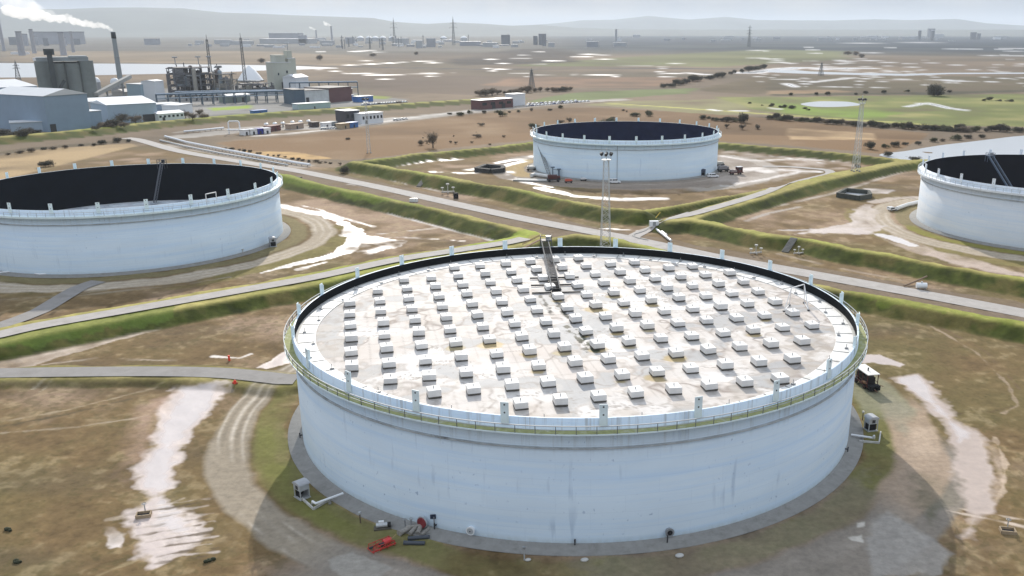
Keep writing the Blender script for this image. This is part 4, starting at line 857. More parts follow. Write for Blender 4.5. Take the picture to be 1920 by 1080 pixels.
# red pump skid
x,y,_=atz(716,1027); sk=thing('pump_skid','red pump on a tubular towing frame lying on the mud','pump',(x,y,0),.72); sk.scale=(.85,)*3
b_=MB()
for s in(-.75,.75): b_.bar((-2.0,s,.35),(2.0,s,.35),.14,.2)
for k in range(6): b_.bar((-2+k*.8,-.75,.35),(-2+k*.8,.75,.35),.10)
for s in(-.75,.75):
    for k in range(4): b_.bar((-1.8+k*1.2,s,.0),(-1.8+k*1.2,s,1.0),.08)
    b_.bar((-1.8,s,1.0),(1.8,s,1.0),.08)
    for k in range(3): b_.bar((-1.8+k*1.2,s,.35),(-.6+k*1.2,s,1.0),.06)
b_.build('frame',RED,sk)
MB().tube((.3,0,.75),(1.35,0,.85),.46,n=16).ico((1.4,0,.85),.46,1).build('pump_body',pmat('bright_red_paint',(.62,.05,.05),.4,var=.15),sk)
MB().tube((-.4,-.2,.65),(.3,-.2,.65),.32,n=14).tube((-1.95,.35,.5),(-1.3,.35,.5),.18,n=10).build('motor',DARK,sk)
MB().bar((1.2,-.3,.9),(2.1,-.9,1.9),.07).build('lever',pmat('lever_wood',(.42,.3,.15),.7),sk)
# two steel pipes
for k,(p,q,l) in enumerate((((765,1013),(806,1010),'dark steel pipe lying behind its twin below the valve cluster'),((757,1021),(797,1022),'dark steel pipe lying in front of its twin, nearer the camera'))):
    a=at(*p);c=at(*q); b_=MB().tube((0,0,.28),(c[0]-a[0],c[1]-a[1],.28),.28,n=18,cap=False); b_.tube((.3*(c[0]-a[0])*.02,0,.28),(.06*(c[0]-a[0]),.06*(c[1]-a[1]),.28),.30,n=18)
    o=b_.build('steel_pipe',pmat('pipe_blue_black',(.055,.065,.08),.45),None,(a[0],a[1],0)); tag(o,l,'pipe',"steel pipes lying by the near tank's foot")
    MB().tube((-.02*(c[0]-a[0])*.2,0,.28),(.005,0,.28),.22,n=14).build('bore',BLACK,o)
# spare pump lying near
x,y,_=atz(717,991); g=thing('spare_pump','small grey pump on a pallet left of the valve cluster','pump',(x,y,0),.2)
MB().box((0,0,.12),(2.2,1.1,.2)).build('pallet',pmat('old_wood',(.10,.09,.07),.9),g); MB().tube((-.8,0,.55),(.7,0,.55),.32,n=14).build('pump_body',GALV,g); MB().box((-.1,.1,.95),(.7,.35,.3)).build('motor',WHITE,g); MB().tube((.7,0,.5),(1.15,0,.5),.38,n=14).build('flange',RUBBER,g)
# valve cluster
x,y,_=atz(776,1000); v=thing('valve_cluster','grey valves and pipe stubs with a dark red wheel by the nearest tank wall','valves',(x,y,0),.15); v.scale=(.85,)*3
b_=MB(); OLD=pmat('weathered_grey_steel',(.30,.28,.25),.7,var=.3,scale=3,dirt=(.12,.10,.08),dirt_amt=.6)
b_.tube((-2.2,-.5,.5),(-.4,.9,.6),.40,n=14).tube((-.6,-.9,.5),(.5,.9,.7),.32,n=14).tube((.6,-.8,.4),(1.3,1.4,.9),.36,n=14).tube((-1.2,.6,.9),(1.8,.8,.9),.22,n=12).tube((1.2,-1.2,.3),(2.3,.4,.4),.30,n=12)
b_.build('pipe_stub',OLD,v)
for xx,yy in((-1.3,.9),(-.35,1.0)):
    h_=MB().tube((xx,yy,.8),(xx,yy,2.0),.12,n=8).lathe([(.30,2.0),(.34,2.04),(.30,2.08)],12,c=(xx,yy,0)); h_.build('valve_stem',GREY,v)
MB().tube((1.15,.55,1.35),(1.35,.75,1.35),.85,n=22).build('cover_disc',pmat('dark_red_disc',(.22,.025,.03),.5),v)
MB().tube((1.3,.8,1.35),(1.45,.95,1.35),1.0,n=22).build('flange',GALV,v)
MB().tube((-2.25,-.55,.5),(-2.15,-.45,.5),.52,n=16).tube((.62,-.85,.4),(.7,-.65,.45),.46,n=16).build('pipe_flange',OLD,v)
# posts and markers
def post(label,px,py,h,mat,capm=None,group=None,name='marker_post',w=.09,cat='post'):
    x,y,z=atz(px,py); t_=thing(name,label,cat,(x,y,z),0,group); MB().tube((0,0,-.1),(0,0,h),w,n=8).build('pole',mat,t_)
    if capm: MB().tube((0,0,h-.05),(0,0,h+.22),w*2.2,n=10).build('cap',capm,t_)
    return t_
RUST=pmat('rusty_post',(.10,.075,.05),.8)
post('dark post with a pale cap in the grass left of the spare pump',676,981,1.5,RUST,GALV)
post('rust brown post with a pale cap beside the right kiosk',1617,788,1.5,RUST,CONCP)
post('thin grey post with a small head in front of the nearest tank',983,1050,1.7,GALV,GREY)
post('short dark post on the apron edge left of the open manhole',1251,1020,1.3,DARK)
post('orange marker post by the puddle beyond the tank road',430,676,1.1,ORANGE,None,w=.22)
x,y,z=atz(441,722); t_=thing('hydrant','squat orange red hydrant at the corner of the left puddle','hydrant',(x,y,z)); MB().tube((0,0,0),(0,0,.8),.28,n=12).ico((0,0,.8),.28,1).build('barrel',ORANGE,t_); MB().tube((-.5,0,.45),(.5,0,.45),.14,n=8).build('outlet',RED,t_); MB().box((0,0,.05),(.9,.7,.14)).build('foot',DARK,t_)
x,y,z=atz(815,996); t_=thing('sign_post','small dark sign on a post at the foot of the nearest tank','sign',(x,y,z),.1); MB().tube((0,0,0),(0,0,2.2),.08,n=8).build('pole',GREY,t_); MB().box((-.12,0,2.2),(.75,.10,.65)).build('sign_panel',pmat('sign_navy',(.02,.03,.06),.4),t_)
MB().path([(0,0,.1),(-.4,-.8,.12),(-1.6,-1.1,.12)],.1).build('cable',RUBBER,t_)
for px,py,l,s in((990,1051,'pale stone block by the thin grey post',.7),(1274,1043,'pale stone block below the open manhole',1.0),(1096,1051,'flat pale stone half sunk in the grass',.9)):
    x,y,_=atz(px,py); b_=MB().ico((0,0,.12),.6*s,2,sq=(1,.7,.4)); tag(b_.build('stone',CONCP,None,(x,y,0),.3),l,'stone')
for px,py,l in ((17,994,'dark clod of turf near the left edge of the photo'),(35,1055,'dark clod of turf at the lower left corner'),(391,1052,'dark clod of turf beside the lower left puddle')):
    x,y,_=atz(px,py); b_=MB()
    for k in range(5): b_.ico((R_.uniform(-.5,.5),R_.uniform(-.3,.3),.12),R_.uniform(.25,.42),1,sq=(1,.8,.7))
    tag(b_.build('turf_clod',pmat('turf',(.03,.035,.015),.95),None,(x,y,0)),l,'clod')
def sump(label,px,py,rz):
    x,y,_=atz(px,py); t_=thing('drain_sump',label,'drain',(x,y,0),rz)
    b_=MB()
    for a,c in(((-.9,-.6),(.9,-.6)),((.9,-.6),(.9,.6)),((.9,.6),(-.9,.6)),((-.9,.6),(-.9,-.6))): b_.bar((*a,.25),(*c,.25),.16,.5)
    b_.build('chamber',pmat('sump_tan',(.34,.26,.17),.9,var=.2),t_); MB().box((0,0,.12),(1.6,1.0,.1)).build('grate',DARK,t_); MB().tube((.1,.7,0),(.1,.7,1.6),.08,n=8).lathe([(.28,1.5),(.34,1.55),(.28,1.6)],12,c=(.1,.7,0)).build('valve_stem',GALV,t_)
sump('tan valve chamber standing in the puddle at lower left',270,968,.25); sump('tan valve chamber at the right edge by the wheel ruts',1889,998,-.2)
# the dark red mobile pump unit
a=at(1606,686,3.0);c=at(1626,700,3.0); x0,y0=at(1629,713,0)
u=Vector((c[0]-a[0],c[1]-a[1],0)); ang=math.atan2(u.y,u.x)
L0=math.hypot(*(np.array(at(1606,686,3.2))-np.array(at(1626,700,3.2))))+1.2
mid=(np.array(at(1606,686,3.2))+np.array(at(1644,699,3.2)))/2
t_=thing('pump_trailer','dark red engine trailer with a white flat roof parked right of the nearest tank','trailer',(mid[0],mid[1],0),ang)
wd=2.3; hl=L0/2
b_=MB().box((0,0,.75),(L0+.3,wd-.2,.3))
for s in(-1,1):
    for k in(-1,-.33,.33,1): b_.box((k*(hl-.1),s*(wd/2-.08),1.95),(.12,.12,2.3))
    b_.bar((-hl,s*(wd/2-.08),1.5),(hl,s*(wd/2-.08),1.5),.08)
b_.build('chassis',MAROON,t_)
MB().box((0,0,3.12),(L0+.35,wd+.15,.14)).build('roof',pmat('trailer_roof',(.78,.76,.72),.5,var=.05,dirt=(.5,.46,.4),dirt_amt=.3),t_)
MB().tube((.6,0,3.1),(.6,0,3.75),.13,n=8).build('exhaust',DARK,t_)
MB().box((0,0,1.6),(L0*.8,wd*.7,1.4)).box((-.9,0,2.4),(L0*.4,wd*.6,.4)).build('engine',pmat('engine_soot',(.02,.016,.015),.7,var=.4,scale=3),t_)
MB().tube((hl-1.3,-wd/2+.1,1.3),(hl-.6,-wd/2+.1,1.3),.28,n=12).ico((.8,-wd/2+.1,1.25),.22,1).build('valve',pmat('worn_brass',(.30,.16,.09),.6),t_)
MB().box((hl+.55,0,.75),(1.1,wd*.9,.9)).ico((hl+1.0,.5,.85),.4,1).build('tool_box',BLACK,t_)
for sx in(-.62,.62):
    for s in(-1,1):
        w_=MB().tube((sx*hl,s*(wd/2-.35),.48),(sx*hl,s*(wd/2-.02),.48),.48,n=18).build('wheel',RUBBER,t_)
        MB().tube((sx*hl,s*(wd/2-.02),.48),(sx*hl,s*(wd/2+.02),.48),.24,n=12).build('rim',MAROON,w_)
MB().bar((hl+1.0,-.2,.6),(hl+2.2,-.2,.5),.14).bar((hl+1.1,.9,1.3),(hl+1.6,1.3,1.3),.1).build('drawbar',BROWN,t_)
# --- lattice lamp masts
def lattice(b_,p,h,w0,w1,n,leg,brace,m=0,z0=0):
    cs=[(-1,-1),(1,-1),(1,1),(-1,1)]
    def c(k,z): w=w0+(w1-w0)*(z/h); return Vector((p[0]+cs[k][0]*w/2,p[1]+cs[k][1]*w/2,z0+z))
    zs=[0]; 
    for i in range(n): zs.append(h*(1-(1-(i+1)/n)**1.0))
    for a,d in zip(zs[:-1],zs[1:]):
        for k in range(4):
            k2=(k+1)%4; b_.bar(c(k,a),c(k,d),leg,m=m); b_.bar(c(k,a),c(k2,d),brace,m=m); b_.bar(c(k2,a),c(k,d),brace,m=m); b_.bar(c(k,d),c(k2,d),brace,m=m)
    return b_
MASTM=pmat('mast_steel',(.52,.53,.53),.5,metal=.2,var=.1)
def lamp_mast(label,bx,by,tx,ty,w0,w1,n,head=True):
    x,y,z=atz(bx,by); 
    hs=np.linspace(5,60,400); zz=[PY-F*((-y*0+ (y*math.sin(PITCH)+(h_-CAMH)*math.cos(PITCH))/(y*math.cos(PITCH)-(h_-CAMH)*math.sin(PITCH)))) for h_ in hs]
    h=float(hs[np.argmin(np.abs(np.array(zz)-ty))])
    t_=thing('lamp_mast',label,'lamp mast',(x,y,z),.12,'lattice lamp masts')
    lattice(MB(),(0,0),h-3.0,w0,w1,n,.13,.06).build('lattice_tower',MASTM,t_)
    for s in(-1,1): MB()
    f_=MB()
    for a_ in((-1,-1),(1,-1),(1,1),(-1,1)): f_.box((a_[0]*w0/2,a_[1]*w0/2,.15),(.7,.7,.5))
    f_.build('footing',CONC,t_)
    pl=MB().lathe([(.2,h-3.0),(1.5,h-3.0),(1.5,h-2.85),(.2,h-2.85)],16,close=True,smooth=False)
    for i in range(10):
        a_=2*math.pi*i/10; pl.bar((1.45*math.cos(a_),1.45*math.sin(a_),h-2.9),(1.45*math.cos(a_),1.45*math.sin(a_),h-1.7),.07)
    pl.lathe([(1.42,h-1.74),(1.48,h-1.74),(1.48,h-1.68),(1.42,h-1.68)],16,close=True,smooth=False); pl.bar((0,0,h-3),(0,0,h+.4),.2)
    pl.build('head_platform',GALV,t_)
    for i in range(6):
        a_=2*math.pi*i/6+.3; b_=MB().tube((1.2*math.cos(a_),1.2*math.sin(a_),h-1.0),(1.9*math.cos(a_),1.9*math.sin(a_),h-1.35),.34,.48,n=12); b_.bar((1.2*math.cos(a_),1.2*math.sin(a_),h-1.7),(1.2*math.cos(a_),1.2*math.sin(a_),h-1.0),.12)
        b_.build('floodlight',DARK,t_)
    return t_
lamp_mast('tall white lattice lamp mast between the two nearest bank corners, lamps against the far tank',1135,470,1137,281,2.9,1.4,15)
lamp_mast('pale lattice lamp mast at the right, beyond the road junction',1604,321,1611,192,2.7,1.3,14)
lamp_mast('thin grey lamp mast in the tan field left of centre',692,287,688,181,1.8,.8,14)
# --- vehicles
def van(label,px,py,rz,body,long=4.9,h=2.0,group=None,name='parked_van',cat='van',hood=True):
    x,y,z=atz(px,py); t_=thing(name,label,cat,(x,y,z),rz,group); w=1.9; L_=long/2
    prof=[(-L_,.45),(L_,.45),(L_,.95),(L_-.9 if hood else L_-.15,1.15),(L_-1.7 if hood else L_-.5,h),(-L_+.15,h),(-L_,1.1)]
    V=[(x_,-w/2,z_) for x_,z_ in prof]+[(x_,w/2,z_) for x_,z_ in prof]; n=len(prof)
    MB().add(V,[tuple(range(n)),tuple(range(2*n-1,n-1,-1))]+[((i+1)%n,i,n+i,n+(i+1)%n) for i in range(n)]).build('body',body,t_)
    g=MB()
    for s in(-1,1):
        g.box((L_-1.95,s*w/2,h-.42),(.9,.03,.5)); g.box((-.1-L_*.1,s*w/2,h-.42),(1.0,.03,.5)); g.box((-L_+1.0,s*w/2,h-.42),(.8,.03,.5))
    g.box((-L_+.06,0,h-.42),(.1,w*.8,.5)); g.build('window',GLASS,t_)
    MB().bar((L_-.95,-.75,1.2),(L_-1.62,-.75,h-.06),.04,.04).add([(L_-.95,-.8,1.18),(L_-.95,.8,1.18),(L_-1.66,.75,h-.05),(L_-1.66,-.75,h-.05)],[(0,1,2,3)]).build('windscreen',GLASS,t_)
    for sx in(-1,1):
        for s in(-1,1):
            w_=MB().tube((sx*(L_-.9),s*(w/2-.2),.36),(sx*(L_-.9),s*(w/2+.02),.36),.36,n=14).build('wheel',RUBBER,t_); MB().tube((sx*(L_-.9),s*(w/2+.02),.36),(sx*(L_-.9),s*(w/2+.04),.36),.2,n=10).build('rim',GALV,w_)
    b_=MB()
    for s in(-.65,.65): b_.box((L_+.01,s,.8),(.04,.3,.2))
    b_.build('headlight',GALV,t_)
    return t_
VW=pmat('van_white',(.78,.79,.80),.3,var=.03)
van('white van parked by the foot of the far tank, right of the lamp mast',1152,344,.05,VW,5.3,2.1,'white vans by the farthest tank')
van('white pickup like van parked near the right foot of the far tank',1337,333,.1,VW,5.0,2.0,'white vans by the farthest tank')
x,y,z=atz(1380,327); t_=thing('red_truck','dark red truck with a pale cab roof right of the far tank','truck',(x,y,z),.35)
MB().box((0,0,1.0),(6.5,2.3,.5)).box((1.5,0,2.3),(2.6,2.3,2.3)).build('cab',MAROON,t_); MB().box((1.5,0,3.52),(2.8,2.4,.18)).build('roof',VW,t_); MB().box((1.5,-1.16,2.6),(1.8,.05,.8)).box((2.82,0,2.6),(.05,1.9,.9)).build('window',GLASS,t_); MB().box((-1.6,0,1.7),(3.0,2.2,1.0)).build('load_bed',pmat('truck_bed_grey',(.25,.2,.19),.7),t_)
for sx in(-2.2,1.8):
    for s in(-1,1): MB().tube((sx,s*.85,.5),(sx,s*1.15,.5),.5,n=14).build('wheel',RUBBER,t_)
def machine(label,px,py,rz,mat,kind,sc=1.0,name='site_plant',cat='machine'):
    x,y,z=atz(px,py); t_=thing(name,label,cat,(x,y,z),rz); t_.scale=(sc,)*3
    MB().box((0,0,.9),(4.6,1.9,.5)).build('chassis',DARK,t_); MB().box((-.4,0,1.75),(3.2,1.8,1.2)).tube((1.2,0,1.6),(2.2,0,1.6),.5,n=12).build('engine_housing',mat,t_)
    MB().tube((-1.3,.3,2.3),(-1.3,.3,3.2),.12,n=8).build('exhaust',GREY,t_)
    for sx in(-1.5,1.5):
        for s in(-1,1): MB().tube((sx,s*.75,.45),(sx,s*1.0,.45),.45,n=12).build('wheel',RUBBER,t_)
    return t_
machine('dark red pump set on wheels at the left foot of the far tank',1038,341,.1,MAROON,0,1.3); machine('orange red compressor right of the dark red pump set',1066,343,.1,pmat('compressor_red',(.62,.12,.07),.5),0,.75); machine('small white and black compressor left of the lamp mast by the far tank',1094,339,.1,VW,0,.6)
machine('grey skid of pumps beside the right wall of the far tank',1356,322,.3,pmat('skid_grey',(.25,.24,.25),.6),0,1.2); machine('pale pump set on the bend behind the right wall of the far tank',1349,312,.3,pmat('skid_pale',(.45,.44,.40),.6),0,1.0); machine('small grey pump set with a white top left of the far tank',996,320,.1,pmat('skid_white',(.5,.5,.48),.6),0,.95)
x,y,z=atz(1043,333); t_=thing('valve_stand','blue grey stand with two valve wheels at the left foot of the far tank','valves',(x,y,z),.1)
BG=pmat('blue_grey_steel',(.14,.19,.24),.6)
MB().tube((-1.6,0,0),(-1.6,0,4.6),.25,n=10).tube((1.2,0,0),(1.2,0,3.6),.45,n=10).bar((-1.6,0,3.9),(1.2,0,3.3),.25).build('frame',BG,t_)
for xx,zz in((-1.6,4.7),(1.2,3.8)): MB().box((xx,0,zz),(1.8,1.2,.5)).build('valve_wheel',BG,t_)
pipe_thing('white_pipe','fat white pipe lying at the left foot of the far tank','pipe',[P3(996,329,.9),P3(1003,327,.9),P3(1032,331,.9)],.85,pmat('pipe_pale',(.66,.66,.64),.6),False)
x,y,z=atz(1010,339); t_=thing('ramp_slab','long pale ramp slab left of the red machines at the far tank','slab',(x,y,z),-.18); b_=MB().prism([(-11,-3),(5,-3),(6,2),(-10,3)],0,.5); b_.build('slab',CONCP,t_); MB().prism([(-11,-3.2),(5,-3.2),(5,-3.05),(-11,-3.05)],0,.62).build('edge_beam',CONC,t_)
# lattice stair leaning on the far tank
t0=at(1003,248,17.5); t1=at(1031,331,.4)
o=thing('lattice_stair','grey lattice stair leaning against the left wall of the far tank','stair',(t1[0],t1[1],0)); p=Vector((t0[0]-t1[0],t0[1]-t1[1],17.6)); p=Vector((p.x,p.y,p.z)); q=Vector((0,0,.4))
d=p-q; n=22; side=Vector((0,1,0)).cross(d).normalized()*.7; sid2=Vector((0,-.9,0)); l=MB()
for k in range(n):
    a=q+d*(k/n); c=q+d*((k+1)/n)
    for s in(-1,1):
        l.bar(a+side*s,c+side*s,.16); l.bar(a+side*s+sid2,c+side*s+sid2,.16); l.bar(a+side*s,c+side*s+sid2,.09)
    l.bar(a-side,c+side,.09); l.bar(a-side+sid2,a+side+sid2,.09)
l.build('frame',pmat('stair_steel',(.24,.27,.30),.6),o); tr_=MB()
for k in range(46): a=q+d*(k/46)+sid2*.5; tr_.bar(a-side,a+side,.35,.06)
tr_.build('tread',DARK,o); MB().box((0,0,.2),(3,2.4,.4)).build('footing',CONC,o)
# pipes at the right tank, junction and along the road
pipe_thing('white_pipe','long pale pipe lying left of the right hand tank','pipe',[P3(1681,391,.8),P3(1700,384,.8),P3(1721,379,.9)],.75,pmat('pipe_pale_b',(.70,.70,.68),.6),False)
x,y,z=atz(1675,394); t_=thing('pipe_end_car','white car with a red bumper at the end of the pale pipe','car',(x,y,z),.3)
bpy.data.objects.remove(t_)
van('small white car parked at the end of the pale pipe by the right hand tank',1673,395,.25,VW,3.6,1.5,None,'parked_car','car'); 
x,y,z=atz(1680,395); t_=thing('barrier','small orange red barrier beside the white car','barrier',(x,y,z),.2); MB().box((0,0,.6),(1.6,.2,.5)).build('board',ORANGE,t_); MB().box((-.6,0,.3),(.1,.5,.6)).box((.6,0,.3),(.1,.5,.6)).build('leg',DARK,t_)
x,y,z=atz(1690,520); t_=None
pipe_thing('field_pipe','thin rust brown pipe running up the bank behind the white cylinder','pipe',[P3(1695,536,.4),P3(1720,526,.8),P3(1738,518,1.4)],.22,pmat('pipe_rust',(.22,.15,.10),.8),False)
x,y,z=atz(1727,542); t_=thing('white_cylinder','small white horizontal tank on cradles beside the main road','tank',(x,y,z),-.12); MB().tube((-1.3,0,.95),(1.3,0,.95),.75,n=20).build('vessel',VW,t_); MB().box((-.8,0,.2),(.3,1.2,.5)).box((.8,0,.2),(.3,1.2,.5)).build('cradle',CONC,t_); MB().tube((0,0,1.6),(0,0,2.0),.25,n=10).build('hatch',GALV,t_)
for k,(p_,q_) in enumerate((((1227,427),(1258,451)),((1241,434),(1250,441)))):
    pipe_thing('white_pipe',['long white pipe laid across the verge at the road junction','short white pipe beside the long one at the road junction'][k],'pipe',[P3(*p_,.6),P3(*q_,.6)],.42 if k==0 else .35,VW,False,'white pipes at the road junction')
x,y,z=atz(1226,424); t_=thing('pipe_bridge_box','white box at the upper end of the junction pipes','box',(x,y,z),.1); MB().box((0,0,.9),(3,1.6,1.8)).build('body',VW,t_); MB().box((0,-.82,.9),(1.0,.05,1.3)).build('door',GREY,t_)
x,y,z=atz(1229,414); t_=thing('yellow_barrier','raised yellow barrier arm by the side road','barrier',(x,y,z),0); MB().box((0,0,.5),(.5,.5,1.0)).build('post',GREY,t_); MB().bar((0,0,1.0),(1.6,.3,2.9),.22).build('arm',YELLOW,t_)
def stand(label,px,py,sc=1.0):
    x,y,z=atz(px,py); t_=thing('valve_stand',label,'valves',(x,y,z),.2); t_.scale=(sc,)*3
    MB().tube((-2.4,0,.6),(2.4,.3,.6),.35,n=10).tube((0,-1,.5),(0,1.2,.5),.3,n=10).build('pipe',pmat('valve_pale',(.50,.47,.42),.7),t_)
    for xx in(-2.0,0,2.0): MB().tube((xx,0,.6),(xx,0,2.2 if xx else 3.4),.14,n=8).tube((xx,0,2.1 if xx else 3.3),(xx,0,2.4 if xx else 3.8),.6,n=12).build('valve_wheel',CONCP,t_)
    return t_
stand('pale valve group beside the main road beyond the near tank rim',1417,477,.8); stand('pale valve group at the bank foot behind the road, left of its ramp',840,363,1.1); stand('small pair of pale valves at the foot of the right bank',1497,477,.65)
x,y,z=atz(855,372); t_=thing('oil_drum','black drum beside the main road','drum',(x,y,z),0); MB().tube((0,0,0),(0,0,2.2),1.0,n=16).build('barrel',BLACK,t_); MB().lathe([(1.02,.7),(1.06,.75),(1.02,.8)],16).build('hoop',DARK,t_)
for px,py,l,s in((776,378,'pale box on the verge of the main road, left of the drum',1.6),(548,333,'dark slab bridging the ditch by the main road',0),):
    x,y,z=atz(px,py); t_=thing('verge_box' if s else 'ditch_slab',l,'box' if s else 'slab',(x,y,z),-.25)
    if s: MB().box((0,0,.6),(3,1.6,1.2)).build('body',VW,t_); MB().box((.3,0,1.26),(2.4,1.3,.1)).build('lid',GALV,t_)
    else: MB().box((0,0,.2),(9,2.2,.4)).build('slab',pmat('slab_dark',(.10,.09,.08),.9),t_)
# walled pits
def pit(label,pl,wd,h,mat,water):
    P_=np.array([at(*p) for p in pl]); o=P_.mean(0); t_=thing('walled_pit',label,'pit',(o[0],o[1],0)); b_=MB(); n=len(P_)
    for i in range(n):
        a,c=P_[i]-o,P_[(i+1)%n]-o; b_.bar((*a,h/2),(*c,h/2),wd,h)
    b_.build('wall',mat,t_); f_=MB().add([(*(p-o),.25) for p in P_],[tuple(range(n))]).build('floor',water,t_)
    if f_.data.polygons[0].normal.z<0: f_.data.flip_normals()
PITM=pmat('pit_wall',(.060,.065,.055),.9,var=.4,scale=.6)
pit('dark walled pit with a pale floor on the mud left of the right hand tank',[(1570,370),(1586,361),(1628,365),(1632,372),(1610,376)],1.1,1.9,PITM,WM)
pit('dark mound walled pit on the mud left of the far tank',[(893,322),(912,315),(944,318),(942,323),(920,325)],2.0,2.0,pmat('pit_mound',(.045,.045,.045),.9,var=.4,scale=.5),PITM)
# footbridge stair on the bank and gauge boards
def slope_steps(label,a,c,w):
    p0=Vector((*at(*a,3.3),3.4)); p1=Vector((*at(*c,0.1),.15)); t_=thing('bank_steps',label,'steps',(p1.x,p1.y,0)); p0-=Vector((p1.x,p1.y,0)); q=Vector((0,0,.15)); b_=MB(); b_.bar(q,p0,w,.3); b_.build('ramp',pmat('steps_dark',(.11,.10,.085),.9,var=.3),t_); s=MB()
    u=(p0-q).cross(Vector((0,0,1))).normalized()*w/2
    for k in range(12): c_=q+(p0-q)*(k/12)+Vector((0,0,.2)); s.bar(c_-u,c_+u,.3,.15)
    s.build('step',CONC,t_)
slope_steps('dark stepped ramp down the right bank beside the main road',(1489,447),(1472,473),2.2)
slope_steps('dark stepped ramp down the far left bank',(803,327),(785,350),2.0)
# white pipelines beside the main road
for off,l in((-9.5,'upper white pipeline running along the far side of the main road'),(-7.2,'lower white pipeline running along the far side of the main road')):
    pass
pl_=[at(*p) for p in ((310,259),(350,270),(420,284),(500,299),(560,310),(582,313))]
pipe_thing('pipeline','upper white pipeline along the far side of the main road','pipeline',[(x,y,1.1) for x,y in pl_],.65,VW,True,'white pipelines along the main road')
pl2=[at(*p) for p in ((300,265),(350,277),(420,291),(480,301),(540,312))]
pipe_thing('pipeline','lower grey pipeline between the white one and the main road','pipeline',[(x,y,.7) for x,y in pl2],.4,GALV,True,'white pipelines along the main road')
pipe_thing('pipeline','white pipeline crossing the yard left of the goal shaped frame','pipeline',[(*at(*p),1.2) for p in ((345,250),(380,247),(420,243))],.6,VW,True)
pipe_thing('foam_pipe','thin white pipe along the foot of the left hand tank','pipe',[P3(0,511,.5),P3(30,508,.5),P3(75,514,.5),P3(190,509,.5)],.22,WHITE,True)
stand('small valve group at the foot of the left hand tank, front side',187,510,.6); stand('small valve group at the right foot of the left hand tank',448,476,.6)
# dark gravel heap and fence rails by the road
for px,py,l in((655,287,'dark hedge like scrub bank at the left corner of the far compound'),):
    pass
# ------------------------------------------------------------------ works, yards and the far shore
BSH=pmat('blue_sheet',(.34,.42,.50),.6,var=.08,scale=.1); BSH2=pmat('blue_sheet_dark',(.24,.32,.41),.6,var=.08,scale=.1); RSH=pmat('roof_sheet',(.60,.61,.62),.5,var=.06,scale=.08); WSH=pmat('white_sheet',(.66,.68,.70),.6,var=.06,scale=.1); CSH=pmat('cream_cladding',(.46,.47,.40),.7,var=.08,scale=.1)
SILO=pmat('silo_concrete',(.17,.19,.18),.9,var=.25,scale=.06); DKB=pmat('dark_cladding',(.055,.055,.065),.7,var=.2,scale=.1); BRK=pmat('maroon_cladding',(.13,.06,.06),.7,var=.2,scale=.1); GRN=pmat('grey_green',(.20,.24,.22),.7,var=.2,scale=.1); TEALD=pmat('pipe_rack_blue',(.07,.11,.15),.7,var=.2,scale=.1)
def shed(label,c,r,depth,h,rise,wallm,roofm,doors=(),name='works_shed',cat='shed',ridge='u',windows=0,group=None):
    """front wall from ground pixel c to ground pixel r; depth away from the camera"""
    a=Vector((*at(*c),0)); b=Vector((*at(*r),0)); u=b-a; L_=u.length; ang=math.atan2(u.y,u.x)
    t_=thing(name,label,cat,a,ang,group)
    MB().prism([(0,0),(L_,0),(L_,depth),(0,depth)],0,h).build('wall',wallm,t_)
    e=.5; rf=MB()
    if rise>0:
        if ridge=='u': V=[(-e,-e,h),(L_+e,-e,h),(L_+e,depth/2,h+rise),(-e,depth/2,h+rise),(L_+e,depth+e,h),(-e,depth+e,h)]; rf.add(V,[(0,1,2,3),(3,2,4,5),(1,4,2),(0,3,5)])
        else: V=[(-e,-e,h),(L_/2,-e,h+rise),(L_/2,depth+e,h+rise),(-e,depth+e,h),(L_+e,-e,h),(L_+e,depth+e,h)]; rf.add(V,[(0,1,2,3),(1,4,5,2),(0,4,1),(3,2,5)])
    else: rf.box((L_/2,depth/2,h+.15),(L_+.8,depth+.8,.4))
    rf.build('roof',roofm,t_)
    for fx,w,hh in doors: MB().box((L_*fx,-.05,hh/2),(w,.2,hh)).build('door',DARK,t_)
    if windows:
        for k in range(windows): MB().box((L_*(k+.5)/windows,-.05,h*.6),(L_/windows*.5,.2,h*.3)).build('window',GLASS,t_)
    return t_
shed('big pale blue shed with a light gable roof in front of the silos',(93,248),(173,240),58,23,4,BSH2,RSH,((.1,4,5),),ridge='v')
t_=bpy.data.objects.get('works_shed')
# side wall panel lighter: the long wall running back from the near corner
shed('long pale blue shed at the left edge, behind the big shed',(-60,232),(80,222),70,24,4,BSH,RSH,((.8,4,3),))
shed('low pale blue building at the lower left edge of the works',(22,250),(84,247),16,6.5,0,BSH,RSH)
shed('white topped blue shed with a dark doorway right of the big shed',(205,232),(297,226),34,13,2.5,BSH,WSH,((.86,12,5),))
shed('long low shed with a white roof behind the dark doorway shed',(168,212),(280,206),30,9,2,pmat('grey_sheet',(.36,.37,.38),.6),WSH)
shed('blue annex between the big shed and the doorway shed',(172,240),(194,238),20,11,0,BSH2,WSH)
shed('long white office with a row of dark windows',(298,227),(346,223),12,5,1.6,WSH,WSH,((.2,2,2.5),),'office_block','building',windows=6)
shed('white hut behind the bare trees',(335,215),(362,211),14,7,0,WSH,WSH,name='hut',cat='hut'); shed('blue grey store behind the long office',(296,213),(340,210),16,7,0,BSH2,RSH)
shed('grey workshop with dark doors on the pipe rack side',(700-272,193),(470,190),14,6.5,1,GRN,RSH,((.3,4,4),(.7,4,4)))
shed('white fronted shed with streaked cladding, right part of the works',(572,196),(618,193),24,12,0,pmat('streaked_white',(.55,.57,.57),.7,var=.25,scale=.15),DKB,((.12,3,6),))
shed('blue dark shed left of the streaked white shed',(552,197),(573,196),26,13,0,TEALD,DKB)
